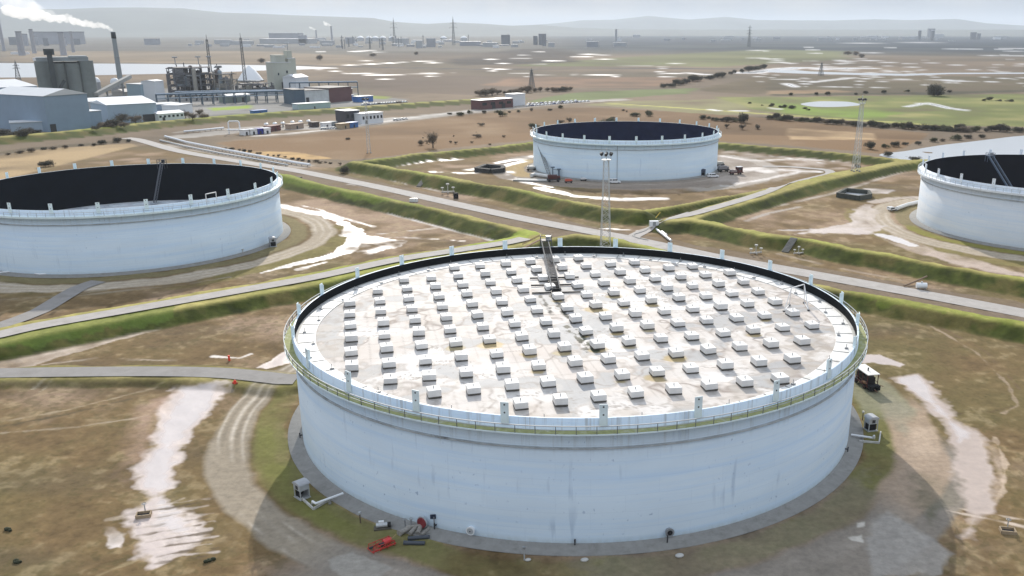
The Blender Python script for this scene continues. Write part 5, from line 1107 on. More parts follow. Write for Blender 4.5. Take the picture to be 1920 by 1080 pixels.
shed('maroon black shed at the right end of the works',(618,193),(660,189),30,13,0,BRK,DKB); shed('small brown shed closing the right end of the works',(644,188),(662,186),20,10,0,pmat('brown_cladding',(.16,.10,.09),.7),WSH)
shed('white tank house beside the cream tower',(556,172),(580,170),18,15,3,WSH,WSH)
shed('blue cabin row on the works car park',(672,192),(700,190),8,5,0,BLUE,RSH); shed('bright blue and white canopy on the works car park',(646,190),(664,188),8,5,0,BLUE,WSH)
shed('light blue store with a white end, left of the process plant',(267,189),(296,187),22,15,0,pmat('light_blue_sheet',(.28,.38,.44),.6),RSH); shed('white sheeted tower against the light blue store',(294,189),(311,187),14,18,1,WSH,WSH,name='sheeted_tower',cat='tower'); shed('brown roofed shed left of the light blue store',(236,184),(262,182),18,6,2.5,pmat('tan_sheet',(.32,.30,.27),.7),pmat('tan_roof',(.42,.39,.35),.7))
# silos
a=Vector((*at(78,200),0)); b=Vector((*at(190,196),0)); u=(b-a); L_=u.length; t_=thing('silo_block','row of tall grey concrete silos with a gallery along the top','silos',a,math.atan2(u.y,u.x))
hS=38
for k,(fx,ry) in enumerate(((.14,0),(.39,1),(.62,-1),(.86,0))):
    MB().tube((L_*fx,9+ry,0),(L_*fx,9+ry,hS-(2 if k in(1,2) else 0)),L_*.128,n=32).tube((L_*fx,27,0),(L_*fx,27,hS-1),L_*.128,n=32).build('silo',SILO,t_)
MB().box((L_*.48,14,hS+1.6),(L_*.86,20,3.4)).box((L_*.74,12,hS+3.4),(L_*.3,18,1.6)).build('gallery',pmat('gallery_sheet',(.27,.30,.31),.7),t_)
MB().box((L_*.27,-3.5,(hS+9)/2),(4,5,hS+9)).box((L_*.27,-2,hS+8),(8,8,5)).bar((L_*.27,-3,10),(L_*.45,-3,22),2.5).build('elevator_tower',pmat('elevator_dark',(.035,.045,.045),.7),t_)
# conveyor
p=Vector((*at(183,196),0)); q=Vector((*at(250,188),0)); t_=thing('conveyor','sloping grey conveyor between the silos and the store','conveyor',p); d=q-p
MB().bar((0,0,9),(d.x,d.y,22),4,3).build('gallery',pmat('conveyor_sheet',(.33,.33,.31),.7),t_); MB().bar((d.x*.3,d.y*.3,0),(d.x*.3,d.y*.3,12),1.2).bar((d.x*.75,d.y*.75,0),(d.x*.75,d.y*.75,18),1.2).build('trestle',GREY,t_)
for (px,py,l) in((183,176,'small white dome roofed vessel right of the silos'),(219,178,'second white dome roofed vessel by the conveyor')):
    x,y=at(px,py); t_=thing('dome_vessel',l,'vessel',(x,y,0),.3); MB().tube((0,0,0),(0,0,12),4.5,n=20).build('body',GREY,t_); MB().lathe([(4.6,12),(4.2,14.5),(2.5,16.5),(.05,17.2)],20).build('dome',WSH,t_)
# the tall chimney
x,y=at(228,166); ch=thing('chimney','tall slim grey chimney with a dark top and white smoke','chimney',(x,y,0)); hC=62
MB().tube((0,0,0),(0,0,hC-7),3.0,2.35,n=24,cap=False).build('shaft',pmat('chimney_grey',(.26,.29,.30),.85,var=.1,scale=.1),ch); MB().lathe([(2.35,hC-7),(2.6,hC-7),(2.5,hC),(1.9,hC),(1.9,hC-2)],24).build('cap',pmat('chimney_soot',(.02,.025,.03),.8),ch); MB().lathe([(2.9,hC*.55),(3.0,hC*.55),(3.0,hC*.57),(2.9,hC*.57)],20).build('gallery_ring',GREY,ch); MB().lathe([(3.05,0),(4.2,0),(4.2,4),(3.05,4)],20).build('plinth',CONC,ch)
chim_top=(x,y,hC)
# process plants: frames, columns, vessels, platforms
def process(label,c,r,depth,h,seed,cols=5,fm=None,name='process_plant'):
    rg=random.Random(seed); a=Vector((*at(*c),0)); b=Vector((*at(*r),0)); u=b-a; L_=u.length; t_=thing(name,label,'plant',a,math.atan2(u.y,u.x))
    f=MB(); nx=max(3,int(L_/7)); ny=3; nz=max(2,int(h/6))
    for i in range(nx+1):
        for j in range(ny+1):
            top=h*rg.uniform(.6,1.0); f.bar((L_*i/nx,depth*j/ny,0),(L_*i/nx,depth*j/ny,top),.9)
    for k in range(1,nz+1):
        z=h*.85*k/nz
        for j in range(ny+1): f.bar((0,depth*j/ny,z),(L_*(1 if k<nz else .7),depth*j/ny,z),.7)
        for i in range(nx+1):
            if rg.random()<.8: f.bar((L_*i/nx,0,z),(L_*i/nx,depth,z),.6)
            if rg.random()<.5 and i<nx: f.bar((L_*i/nx,0,z-h*.8/nz),(L_*(i+1)/nx,0,z),.4)
    f.build('steel_frame',fm or pmat('frame_'+str(seed),(.09,.09,.10),.8,var=.3,scale=.2),t_)
    fl=MB()
    for k in range(1,nz+1): fl.box((L_*.5,depth*.5,h*.85*k/nz+.5),(L_*rg.uniform(.5,.95),depth*.8,.4))
    fl.build('platform',pmat('platform_'+str(seed),(.16,.15,.15),.8),t_)
    tones=[(.30,.28,.24),(.20,.20,.21),(.12,.11,.11),(.26,.31,.35),(.42,.41,.38),(.15,.11,.09)]
    for k in range(cols):
        x=L_*rg.uniform(.05,.95); y=rg.uniform(0,depth*.6); rd=rg.uniform(1.2,3.2); hh=h*rg.uniform(.5,1.05)
        MB().tube((x,y,0),(x,y,hh),rd,n=16).lathe([(rd,hh),(rd*.7,hh+rd*.5),(.05,hh+rd*.7)],16,c=(x,y,0)).build('column_vessel',pmat('vessel_%d_%d'%(seed,k),rg.choice(tones),.6,var=.2,scale=.2),t_)
    for k in range(max(2,cols//2)):
        x=L_*rg.uniform(.15,.85); w=rg.uniform(6,11); z=rg.uniform(0,h*.4); hh=rg.uniform(6,h*.55)
        MB().box((x,depth*.35,z+hh/2),(w,depth*.5,hh)).build('equipment_house',pmat('house_%d_%d'%(seed,k),rg.choice(tones),.7,var=.2,scale=.2),t_)
    sm_=MB()
    for k in range(3):
        x=L_*rg.uniform(.1,.9); z=h*rg.uniform(.85,1.0); sm_.bar((x,depth*.5,z),(x,depth*.5,z+h*.22),.8); sm_.box((x,depth*.5,z+h*.22),(5,4,1.2))
    sm_.build('head_gear',GREY,t_); pp=MB()
    for k in range(7):
        z=rg.uniform(2,h*.8); y=rg.uniform(-1,depth); x0=L_*rg.uniform(0,.4); x1=L_*rg.uniform(.5,1); pp.path([(x0,y,z),(x1,y,z),(x1,y,z*.4)],.45,6)
    pp.build('pipework',pmat('pipework_%d'%seed,(.35,.36,.37),.6),t_)
    return t_
process('dark tangle of steel and vessels left of the two pylons',(318,184),(412,182),34,33,3,7)
process('smaller grey process plant between the two pylons',(414,183),(448,181),26,26,8,4,pmat('frame_pale',(.24,.23,.21),.8))
process('low dark plant row right of the second pylon',(448,178),(515,176),20,12,12,3)
# white tent like heap
x,y=at(470,152); t_=thing('salt_heap','bright white conical heap beside the lagoon','heap',(x,y,0)); MB().lathe([(17,0),(14,5),(8,13),(2,19),(.05,20)],24).build('heap',pmat('white_salt',(.82,.83,.84),.7,var=.05),t_); MB().lathe([(17.5,0),(17.5,1.5),(16.8,1.5)],24,smooth=False).build('retaining_wall',CONC,t_)
# cream tower
a=Vector((*at(516,171),0)); b=Vector((*at(562,169),0)); u=b-a; L_=u.length; t_=thing('cream_tower','tall cream clad works tower of stacked blocks','tower',a,math.atan2(u.y,u.x))
MB().box((L_*.36,9,15),(L_*.72,18,30)).box((L_*.36,9,34),(L_*.38,14,8)).box((L_*.82,10,17),(L_*.3,16,34)).box((L_*.80,10,38),(L_*.18,10,9)).build('wall',CSH,t_); MB().box((L_*.36,9,30.3),(L_*.76,19,.6)).box((L_*.8,10,34.3),(L_*.33,17,.6)).build('roof',RSH,t_); MB().box((L_*.36,-.1,5),(4,.3,9)).box((L_*.92,1.9,5),(5,.3,10)).build('door',DARK,t_); MB().box((L_*.55,-.1,20),(2,.3,3)).box((L_*.2,-.1,18),(1.5,.3,2.5)).build('window',GLASS,t_); MB().bar((L_*.82,10,42),(L_*.82,10,50),.6).build('aerial',GREY,t_)
# pipe racks
def rack(label,c,r,h,w,mat,seed):
    a=Vector((*at(*c),0)); b=Vector((*at(*r),0)); u=b-a; L_=u.length; t_=thing('pipe_rack',label,'pipe rack',a,math.atan2(u.y,u.x)); f=MB(); n=int(L_/9)
    for i in range(n+1):
        for j in(0,w): f.bar((L_*i/n,j,0),(L_*i/n,j,h),.8)
        f.bar((L_*i/n,0,h*.6),(L_*i/n,w,h*.6),.6); f.bar((L_*i/n,0,h),(L_*i/n,w,h),.6)
    for j in(0,w): f.bar((0,j,h),(L_,j,h),.8)
    f.build('frame',mat,t_); p=MB()
    for k in range(6): p.tube((0,w*(k+.5)/6,h*(.6 if k%2 else 1)+.6),(L_,w*(k+.5)/6,h*(.6 if k%2 else 1)+.6),.45,n=6)
    p.build('pipe',pmat('rack_pipe_%d'%seed,(.30,.36,.42),.6,var=.2,scale=.1),t_)
rack('long blue grey pipe rack along the front of the works',(296,200),(560,191),10,9,TEALD,1); rack('high pipe bridge with a pale top along the right half of the works',(545,183),(672,181),14,8,TEALD,2); rack('dark low pipe rack behind the long one',(330,190),(520,186),8,8,DKB,3)
# pylons
def pylon(label,bx,by,tx,ty,w0,n,mat,arms=3,leg=.7,group='lattice pylons',tr=.14):
    x,y=at(bx,by); hs=np.linspace(10,260,1200); zz=[PY-F*((y*math.sin(PITCH)+(h_-CAMH)*math.cos(PITCH))/(y*math.cos(PITCH)-(h_-CAMH)*math.sin(PITCH))) for h_ in hs]; h=float(hs[np.argmin(np.abs(np.array(zz)-ty))])
    t_=thing('pylon',label,'pylon',(x,y,0),.5,group); lattice(MB(),(0,0),h*.92,w0,w0*tr,n,leg,leg*.5).bar((0,0,h*.9),(0,0,h),leg*1.2).build('lattice_tower',mat,t_)
    for k in range(arms):
        z=h*(.62+.14*k); w=h*(.15-.025*k); b_=MB()
        for s in(-1,1):
            b_.bar((0,0,z+h*.03),(s*w,0,z),leg*.7); b_.bar((0,w0*.15,z),(s*w,0,z),leg*.7); b_.bar((0,-w0*.15,z),(s*w,0,z),leg*.7); b_.bar((s*w,0,z),(s*w,0,z-h*.05),leg*.6)
        b_.build('cross_arm',mat,t_)
    return t_
PYM=pmat('pylon_steel',(.12,.125,.13),.7,var=.1); PYF=pmat('pylon_far',(.14,.15,.15),.7)
pylon('tall dark lattice mast left of its twin, over the process plant',400,178,386,65,3.4,18,PYM,0,.34,'two tall lattice masts over the works',.5); pylon('tall dark lattice mast right of its twin, beside the white heap',462,172,450,62,3.4,18,PYM,0,.34,'two tall lattice masts over the works',.5)
for px0,ty0 in ((400,65),(462,62)): pass
pylon('grey pylon on the marsh above the far tank',997,166,997,128,6,8,PYF,3,.4); pylon('pylon beside the channel at right, left of the pond',1539,142,1539,116,6,8,PYF,3,.45); pylon('faint pylon on the skyline left of centre, tallest',851,84,851,31,12,10,PYF,2,1.0); pylon('faint pylon on the skyline left of the tallest one',740,82,740,33,11,10,PYF,2,.9); pylon('faint pylon on the skyline right of centre',1404,88,1404,47,10,9,PYF,3,.9); pylon('pylon rising from the grey roof at the far left',35,152,32,113,6,7,PYM,2,.6)
pylon('small pylon left of the row of white roofed tanks',654,88,654,70,5,6,PYF,3,.7); pylon('small pylon in front of the row of white roofed tanks',694,92,693,67,5,6,PYF,3,.7); pylon('small pylon at the right of the white roofed tanks',718,94,718,70,5,6,PYF,3,.7)
# yard beside the dyke: cabins, containers, cars
shed('black two storey site building with a pale roof',(649,233),(675,231),14,9,0,DKB,RSH,((.5,2,2.5),),'site_building','building',windows=3)
shed('white two storey site cabins with blue bands',(679,233),(719,229),10,7,0,WSH,WSH,((.2,2,2.5),),'site_cabin','cabin',windows=6)
shed('long maroon shed with white roof beside the yard',(901,206),(962,201),12,7.5,0,BRK,RSH,((.4,4,4),(.7,4,4)),windows=4); shed('white square tank house right of the long maroon shed',(963,199),(985,197),10,10,0,WSH,WSH,name='tank_house',cat='building')
for i,(p,q,m,l) in enumerate((((657,240),(672,238),BLUE,'bright blue container in front of the black site building'),((640,242),(656,240),pmat('tan_box',(.40,.31,.20),.7),'tan container left of the bright blue one'),((484,252),(494,251),BLUED,'deep blue container among white boxes in the yard'),((470,253),(483,252),VW,'white container left of the deep blue one'),((496,251),(508,250),VW,'white container right of the deep blue one'),((458,254),(468,253),VW,'white container farthest left of the blue and white row'),((587,239),(599,238),pmat('dark_box',(.05,.04,.04),.7),'black container in the middle of the yard'),((507,247),(527,244),pmat('maroon_box',(.14,.05,.05),.7),'maroon pile of plant in the yard'),((545,243),(570,240),pmat('pink_brown_box',(.36,.28,.22),.7),'brown stack of pipe and timber in the yard'),((606,240),(622,239),VW,'white low cabin right of the black container'),((624,238),(632,237),pmat('grey_box',(.25,.27,.28),.7),'grey container beside the white low cabin'),((476,216),(502,214),BLUE,'blue and white box trailer on the works road'),((560,206),(620,202),pmat('pale_teal',(.38,.48,.50),.6),'row of pale teal tents on the works yard'))):
    shed(l,p,q,5 if i!=12 else 10,3.2 if i!=12 else 4.5,0,m,m if i!=12 else WSH,((.5,1.2,2),),'container','container')
# goal shaped pipe frame
a=Vector((*at(430,251),0)); t_=thing('goal_frame','white goal shaped pipe frame in the yard by the pipelines','frame',a,.1); MB().path([(0,0,0),(0,0,7),(.8,0,8),(6.2,0,8),(7,0,7),(7,0,0)],.45,10).build('arch',VW,t_); MB().path([(-1,0,2.5),(12,-3,2.5)],.5,8).build('pipe',VW,t_)
# lamp posts of the yard (small mushroom vents)
for k,(px,py) in enumerate(((500,240),(516,239),(531,238),(549,236),(564,235),(579,234))):
    x,y=at(px,py); t_=thing('vent_stack','white topped vent stack, '+nth(k)+' from the left of six along the dyke foot','vent',(x,y,0),0,'white vent stacks along the dyke'); MB().tube((0,0,0),(0,0,2.6),.5,n=10).build('stack',GREY,t_); MB().lathe([(1.6,2.4),(1.5,3.0),(.9,3.4),(.05,3.5)],14).build('cap',VW,t_)
# cars
def car_mesh(name,paint):
    b_=MB(); prof=[(-2.1,.35),(2.1,.35),(2.1,.8),(1.15,.95),(.55,1.45),(-1.2,1.45),(-1.9,.95),(-2.1,.85)]; w=.88; n=len(prof)
    b_.add([(x,-w,z) for x,z in prof]+[(x,w,z) for x,z in prof],[tuple(range(n)),tuple(range(2*n-1,n-1,-1))]+[((i+1)%n,i,n+i,n+(i+1)%n) for i in range(n)])
    for s in(-1,1): b_.box((-.3,s*.885,1.18),(2.0,.03,.36),m=1)
    for sx in(-1.3,1.3):
        for s in(-1,1): b_.tube((sx,s*.7,.33),(sx,s*.9,.33),.33,n=10,m=2)
    return b_.mesh(name,[paint,GLASS,RUBBER])
CM=[(car_mesh('car_white',VW),'white'),(car_mesh('car_silver',GALV),'silver'),(car_mesh('car_black',pmat('car_black',(.02,.02,.025),.3)),'black'),(car_mesh('car_blue',pmat('car_blue',(.05,.08,.2),.3)),'dark blue')]
rg=random.Random(9)
def cars(spots,where,group,rz,maxn=None):
    for k,(px,py) in enumerate(spots):
        me_,cn=CM[rg.choice([0,0,0,1,1,2,3])]; x,y,z=atz(px,py); o=bpy.data.objects.new('parked_car',me_); COL.objects.link(o); o.location=(x,y,z); o.rotation_euler=(0,0,rz+rg.uniform(-.1,.1)); tag(o,cn+' car parked '+where+', '+nth(k)+' from the left','car',group)
cars([(681+k*5.0,197.5-k*.35) for k in range(17)],'in the row on the works car park','cars on the works car park',1.2)
cars([(990+k*7,199.5-k*.55) for k in range(17)],'in front row beside the white tank house','cars in front row by the tank house',.9); cars([(992+k*8,196-k*.55) for k in range(12)],'in back row beside the white tank house','cars in back row by the tank house',.9)
cars([(742+k*6,226-k*.7) for k in range(4)],'right of the white site cabins','cars by the site cabins',.3); cars([(440+k*7,224-k*.5) for k in range(6)],'on the works road below the green strip','cars on the works road',.2); cars([(606+k*5,243-k*.3) for k in range(5)],'beside the white low cabin in the yard','cars in the yard',.4)
# cars on the causeway at right
cars([(1265+k*22,159-k*4.6) for k in range(6)],'on the causeway road beyond the green fields','cars on the causeway',.7)

# ------------------------------------------------------------------ trees and scrub (winter, mostly bare)
def tree_meshes(name,rad_,h,leaf,n,seed,trunk,leafsize,twigs=90):
    rg=random.Random(seed); t_=MB(); t_.tube((0,0,-.2),(0,0,h*.45),trunk,trunk*.6,n=8)
    for k in range(9):
        a=rg.uniform(0,6.28); z=h*rg.uniform(.15,.45); e=Vector((math.cos(a)*rad_*rg.uniform(.4,.8),math.sin(a)*rad_*rg.uniform(.4,.8),h*rg.uniform(.55,.95))); t_.tube((0,0,z),e,trunk*.4,trunk*.1,n=5)
        for q in range(4): t_.bar(Vector((0,0,z)).lerp(e,rg.uniform(.4,.9)),e+Vector((rg.uniform(-1,1)*rad_*.4,rg.uniform(-1,1)*rad_*.4,rg.uniform(-.1,.2)*h)),trunk*.12)
    c=MB(); lobes=[(rg.uniform(-.5,.5)*rad_,rg.uniform(-.5,.5)*rad_,h*rg.uniform(.35,.75),rad_*rg.uniform(.35,.6)) for _ in range(9)]
    for k in range(n):
        lx,ly,lz,lr=rg.choice(lobes); d=Vector((rg.gauss(0,1),rg.gauss(0,1),rg.gauss(0,.8))).normalized()*lr*rg.uniform(.35,1.08); p=Vector((lx,ly,lz))+d
        if p.z<h*.05: p.z=h*rg.uniform(.05,.2)
        s=leafsize*rg.uniform(.5,1.3); u=Vector((rg.uniform(-1,1),rg.uniform(-1,1),rg.uniform(-1,1))).normalized(); v=u.cross(Vector((rg.uniform(-1,1),rg.uniform(-1,1),rg.uniform(-1,1)))).normalized()
        c.add([p-u*s,p+v*s*.45,p+u*s],[(0,1,2)])
    return t_.mesh('trunk',pmat(name+'_bark',(.07,.055,.04),.9)),c.mesh('crown',leaf)
def twigs(name,rgb):
    m=pmat(name,rgb,.95,var=.35,scale=.8); nt=m.node_tree; N=nt.nodes; L=nt.links; b=N['Principled BSDF']; src=b.inputs['Base Color'].links[0].from_socket
    tr=N.new('ShaderNodeBsdfTranslucent'); L.new(src,tr.inputs['Color']); mxs=N.new('ShaderNodeMixShader'); mxs.inputs[0].default_value=.5; L.new(b.outputs[0],mxs.inputs[1]); L.new(tr.outputs[0],mxs.inputs[2]); L.new(mxs.outputs[0],N['Material Output'].inputs['Surface']); return m
LB=twigs('twig_brown',(.20,.165,.125)); LG=twigs('scrub_green',(.115,.118,.072)); LD=twigs('scrub_dark',(.095,.09,.07))
TP={'bare':tree_meshes('bare',3.4,7.5,LB,1500,1,.28,.42),'bush':tree_meshes('bush',3.0,4.2,LB,1100,2,.15,.42),'dark':tree_meshes('dark',3.2,4.4,LD,1300,3,.15,.48),'green':tree_meshes('green',3.0,4.0,LG,1200,4,.15,.45),'dark2':tree_meshes('darkb',3.6,5.6,LD,1500,5,.2,.5),'bush2':tree_meshes('bushb',2.4,4.6,LB,1000,6,.15,.4)}
def plant(kind,px,py,sc,label,cat='shrub',group=None,name=None):
    x,y,z=atz(px,py); o=thing(name or ('bare_tree' if kind=='bare' else 'shrub'),label,cat,(x,y,z-.1),R_.uniform(0,6.28),group); sc*=.86; w_=1.0 if kind=='bare' else 1.25; o.scale=(sc*w_*R_.uniform(.8,1.3),sc*w_*R_.uniform(.8,1.3),sc*R_.uniform(.6,1.05))
    for nm,me_ in zip(('trunk','crown'),TP[kind]):
        c=bpy.data.objects.new(nm,me_); COL.objects.link(c); c.parent=o
plant('bare',812,277,1.5,'largest bare brown tree in the tan field left of the far tank','tree'); plant('bush',790,272,.9,'low brown bush at the left foot of the largest bare tree')
for px,py,s,kd,l in((894,258,1.1,'bush2','round brown bush in the tan field, upper of two left of the far tank'),(893,248 ,.2,'bush','tiny bush above the round brown ones'),(902,236,1.0,'bush2','brown bush in the tan field above its lower twin'),(942,218,1.5,'green','dark green bush near the long maroon shed'),(1002,240,1.5,'green','olive bush just left of the far tank rim'),(1051,232,1.3,'bush2','tall brown bush behind the far tank rim, left of its neighbour'),(1067,230,1.1,'bush2','tall brown bush behind the far tank rim, right of its neighbour'),(1139,231,1.7,'green','wide olive bush behind the far tank rim near its middle'),(1193,218,1.5,'green','left of two round green bushes beyond the far tank'),(1216,218,1.5,'green','right of two round green bushes beyond the far tank'),(1149,223,.9,'bush2','thin brown bush left of the two round green ones'),(1169,208,.6,'bush','small bush at the field edge above the thin brown one'),(865,217,1.1,'green','dark green bush by the yard road, left of the maroon shed'),(1363,240,.9,'bush2','bare bush right of the far tank rim'),(1392,243,1.2,'bush2','taller bare bush right of the far tank rim'),(1420,242,1.0,'bush','low tan bush right of the far tank rim'),(653,262,.7,'bush','small tawny bush in the wide tan field'),(85,313,1.2,'dark','round dark bush behind the left hand tank'),(885,268,.5,'bush2','small sapling in front of the tan field, second of three'),(845,268,.5,'bush2','small sapling in front of the tan field, first of three'),(855,270,.5,'bush2','small sapling in front of the tan field, third of three'),(918,272,.4,'bush','small scrub at the bank above the far compound'),(1608,315,.7,'green','small scrub at the mast foot on the right'),(1665,293,.7,'dark','dark bush on the shore of the right hand lagoon, left one'),(1715,302,1.0,'dark','dark bush on the shore of the right hand lagoon, right one'),(645,325,1.0,'dark','dark scrub at the bend of the main road'),(1175,210,.5,'bush','single low bush on the meadow edge')):
    plant(kd,px,py,s,l)
def hedge(pl,n,sc,where,group,kinds=('dark','dark2','green','bush'),jit=1.5):
    P_=np.array(pl,float); L_=np.concatenate([[0],np.cumsum(np.hypot(*np.diff(P_,axis=0).T))])
    sp=[]
    for k in range(n):
        s=L_[-1]*(k+R_.uniform(.2,.8))/n; sp.append((np.interp(s,L_,P_[:,0]),np.interp(s,L_,P_[:,1])+R_.uniform(-jit,jit)))
    for k,(px,py) in enumerate(sorted(sp)):
        plant(R_.choice(kinds),px,py,sc*R_.uniform(.6,1.25),'dark winter shrub '+where+', '+nth(k)+' from the left','shrub',group)
hedge([(1440,224),(1520,228),(1600,236),(1680,240),(1760,245),(1830,247)],44,1.2,'in the hedge below the bright green fields','hedge below the green fields')
hedge([(1310,222),(1360,228),(1400,230)],9,1.3,'in the clump right of the far tank','clump right of the far tank')
hedge([(1840,247),(1900,246),(1960,250)],9,1.2,'on the lagoon bank at the right edge','shrubs on the lagoon bank'); hedge([(1620,280),(1700,272),(1800,262),(1850,256)],10,.9,'on the dark shore of the lagoon','shrubs on the lagoon shore')
hedge([(895,180),(960,176),(1010,172),(1075,170)],16,2.1,'in the thicket beyond the maroon shed','thicket beyond the maroon shed',('bush','bush2','dark'))
hedge([(1240,166),(1320,150),(1400,135),(1440,126)],18,2.0,'along the causeway','shrubs along the causeway',('dark','dark2'))
hedge([(1400,195),(1450,200),(1520,206),(1440,200)],10,.8,'along the field ditch','shrubs along the field ditch',('dark','green')); hedge([(1470,180),(1600,177),(1740,172),(1790,176)],9,1.0,'on the dark strip behind the pond','shrubs behind the pond'); hedge([(1835,188),(1900,190)],4,1.2,'on the meadow right of the pond','shrubs on the right meadow',('green',)); hedge([(1745,180),(1760,178)],3,2.2,'in the clump above the reedy pool','clump above the reedy pool',('dark2',))
hedge([(5,256),(40,258),(70,250)],6,1.4,'at the left edge on the grass dyke','shrubs at the left edge',('dark','bush')); hedge([(175,243),(200,240),(240,238)],8,1.5,'in front of the blue sheds','shrubs in front of the blue sheds',('dark','bush'))
hedge([(0,293),(80,281),(200,270),(250,264)],11,.8,'in the scrub strip behind the left hand tank','scrub behind the left tank',('bush','dark')); hedge([(420,280),(520,293),(590,305),(640,308)],20,.45,'along the pipeline in front of the tan field','scrub along the pipeline',('bush','bush2','dark'))
hedge([(830,216),(880,214),(960,212),(1060,204)],10,.7,'along the lower edge of the yard road','scrub along the yard road',('dark','green','bush')); hedge([(770,262),(860,255),(960,258)],4,.4,'scattered in the tan field','scattered field scrub',('bush','bush2'))
for k,(px,py,s) in enumerate(((362,226,1.6),(385,227,1.5),(348,222,1.2),(228,232,1.8),(255,233,1.7),(375,218,1.3))): plant('bare',px,py,s,'bare winter tree in front of the works sheds, '+nth(sorted([362,385,348,228,255,375]).index(px))+' from the left','tree','bare trees in front of the works')
for k,(px,py) in enumerate(((490,118),(520,116),(545,115),(600,113),(700,106),(780,103),(1605,104),(1615,108),(1590,103))): plant('bush',px,py,3.2 if px<1500 else 4.0,'faint grey thicket on the far flats, '+nth(sorted([490,520,545,600,700,780,1605,1615,1590]).index(px))+' from the left','thicket','faint thickets on the far flats')

# ------------------------------------------------------------------ the industrial skyline
FB=[pmat('far_grey',(.32,.33,.36),.8,var=.15,scale=.02),pmat('far_pale',(.42,.43,.44),.8,var=.15,scale=.02),pmat('far_dark',(.16,.17,.19),.8,var=.2,scale=.02),pmat('far_white',(.75,.76,.77),.5)]
def farbox(label,px0,px1,py,ptop,mat,depth=None,roof=None,name='far_building',cat='building',group=None):
    a=np.array(at(px0,py)); b=np.array(at(px1,py)); L_=float(np.hypot(*(b-a))); y=a[1]
    def hz(p):
        ay=(p-PY)/F; return CAMH+y*(-math.sin(PITCH)-ay*math.cos(PITCH))/(math.cos(PITCH)-ay*math.sin(PITCH))
    h=max(2,hz(ptop)); t_=thing(name,label,cat,(a[0],a[1],0),0,group); d=depth or L_*.5
    MB().prism([(0,0),(L_,0),(L_,d),(0,d)],0,h).build('wall',mat,t_); MB().box((L_/2,d/2,h+.3),(L_*1.02,d*1.03,max(1,h*.06))).build('roof',roof or FB[3],t_)
    return t_
farbox('grey square works block on the far flats, left part',271,296,84,73,FB[0],roof=FB[2]); farbox('long pale works hall on the skyline left of the white tanks',505,562,78,62,FB[0],roof=FB[3]); farbox('low pale sheds below the long works hall',487,582,82,73,FB[1]); farbox('small white sheds left of the long works hall',430,470,84,77,FB[1])
SKY=((600,625,84,76,1),(648,664,82,70,0),(740,765,84,72,1),(862,900,86,78,0),(905,930,88,80,1),(560,575,82,66,0),(1028,1040,88,80,1),(1100,1122,88,78,0),(1150,1175,87,80,1),(366,380,82,76,1),(402,432,83,75,1),(1535,1560,76,71,1),(1600,1606,76,71,1),(1866,1890,73,68,1),(1690,1720,74,69,1),(940,956,84,66,2),(1010,1024,84,64,2),(1000,1008,84,68,2),(800,816,88,72,0),(780,792,90,76,1),(1740,1752,70,54,2),(1752,1770,70,64,1))
for k,(x0,x1,yb,yt,m) in enumerate(SKY):
    farbox(('pale' if m==1 else 'grey' if m==0 else 'dark tall')+' skyline building, '+nth(sorted(q_[0] for q_ in SKY).index(x0))+' from the left of the large ones in the haze',x0,x1,yb,yt,FB[m],roof=FB[3] if m!=2 else FB[2],group='far buildings along the skyline')
_rg=random.Random(31)
for k in range(84):
    px=_rg.choice([_rg.uniform(330,700),_rg.uniform(560,1180),_rg.uniform(700,960),_rg.uniform(1180,1900)]); py=_rg.uniform(74,90) if px<1180 else _rg.uniform(70,79); w=_rg.uniform(4,20); 
    farbox('small pale shed lost among the hazy works on the far shore',px,px+w,py,py-_rg.uniform(1.5,5),FB[_rg.choice([0,1,1,3])],roof=FB[3],name='far_shed',cat='shed',group='small sheds in the far haze')
for k in range(22):
    px=_rg.choice([_rg.uniform(560,1000),_rg.uniform(640,760)]); py=_rg.uniform(78,92); far_mast=at(px,py); t_=thing('far_mast','thin dark mast lost among the hazy works on the far shore','mast',(far_mast[0],far_mast[1],0),0,'thin masts in the far haze'); hh_=_rg.uniform(18,50); MB().bar((0,0,0),(0,0,hh_),2.2).build('pole',FB[2],t_); MB().bar((-hh_*.12,0,hh_*.85),(hh_*.12,0,hh_*.85),1.4).build('cross_arm',FB[2],t_)
for k,px in enumerate((676,692,704,718,735,832,870)):
    a=at(px,77); w=(at(px+6.5,77)[0]-a[0]); t_=thing('far_tank','white roofed storage tank on the skyline, '+nth(k)+' from the left','tank',(a[0],a[1],0),0,'white roofed tanks on the skyline'); MB().tube((0,0,0),(0,0,20),w,n=24,cap=False).build('wall',FB[1],t_); MB().lathe([(w*1.03,20),(w*.6,27),(.1,32)],24).build('roof',FB[3],t_)
def far_stack(label,px,py,pt,w,mat,group='far chimneys on the skyline'):
    a=at(px,py); y=a[1]; ay=(pt-PY)/F; h=CAMH+y*(-math.sin(PITCH)-ay*math.cos(PITCH))/(math.cos(PITCH)-ay*math.sin(PITCH)); t_=thing('far_chimney',label,'chimney',(a[0],a[1],0),0,group); MB().tube((0,0,0),(0,0,h),w,w*.8,n=14).build('shaft',mat,t_); MB().tube((0,0,h),(0,0,h*1.03),w*.9,n=14).build('cap',FB[2],t_); return (a[0],a[1],h)
s1=far_stack('slim chimney with a wisp of steam, left of the two in mid skyline',594,78,57,5,FB[0]); s2=far_stack('taller slim chimney with steam, right of the two in mid skyline',623,78,50,6,FB[0])
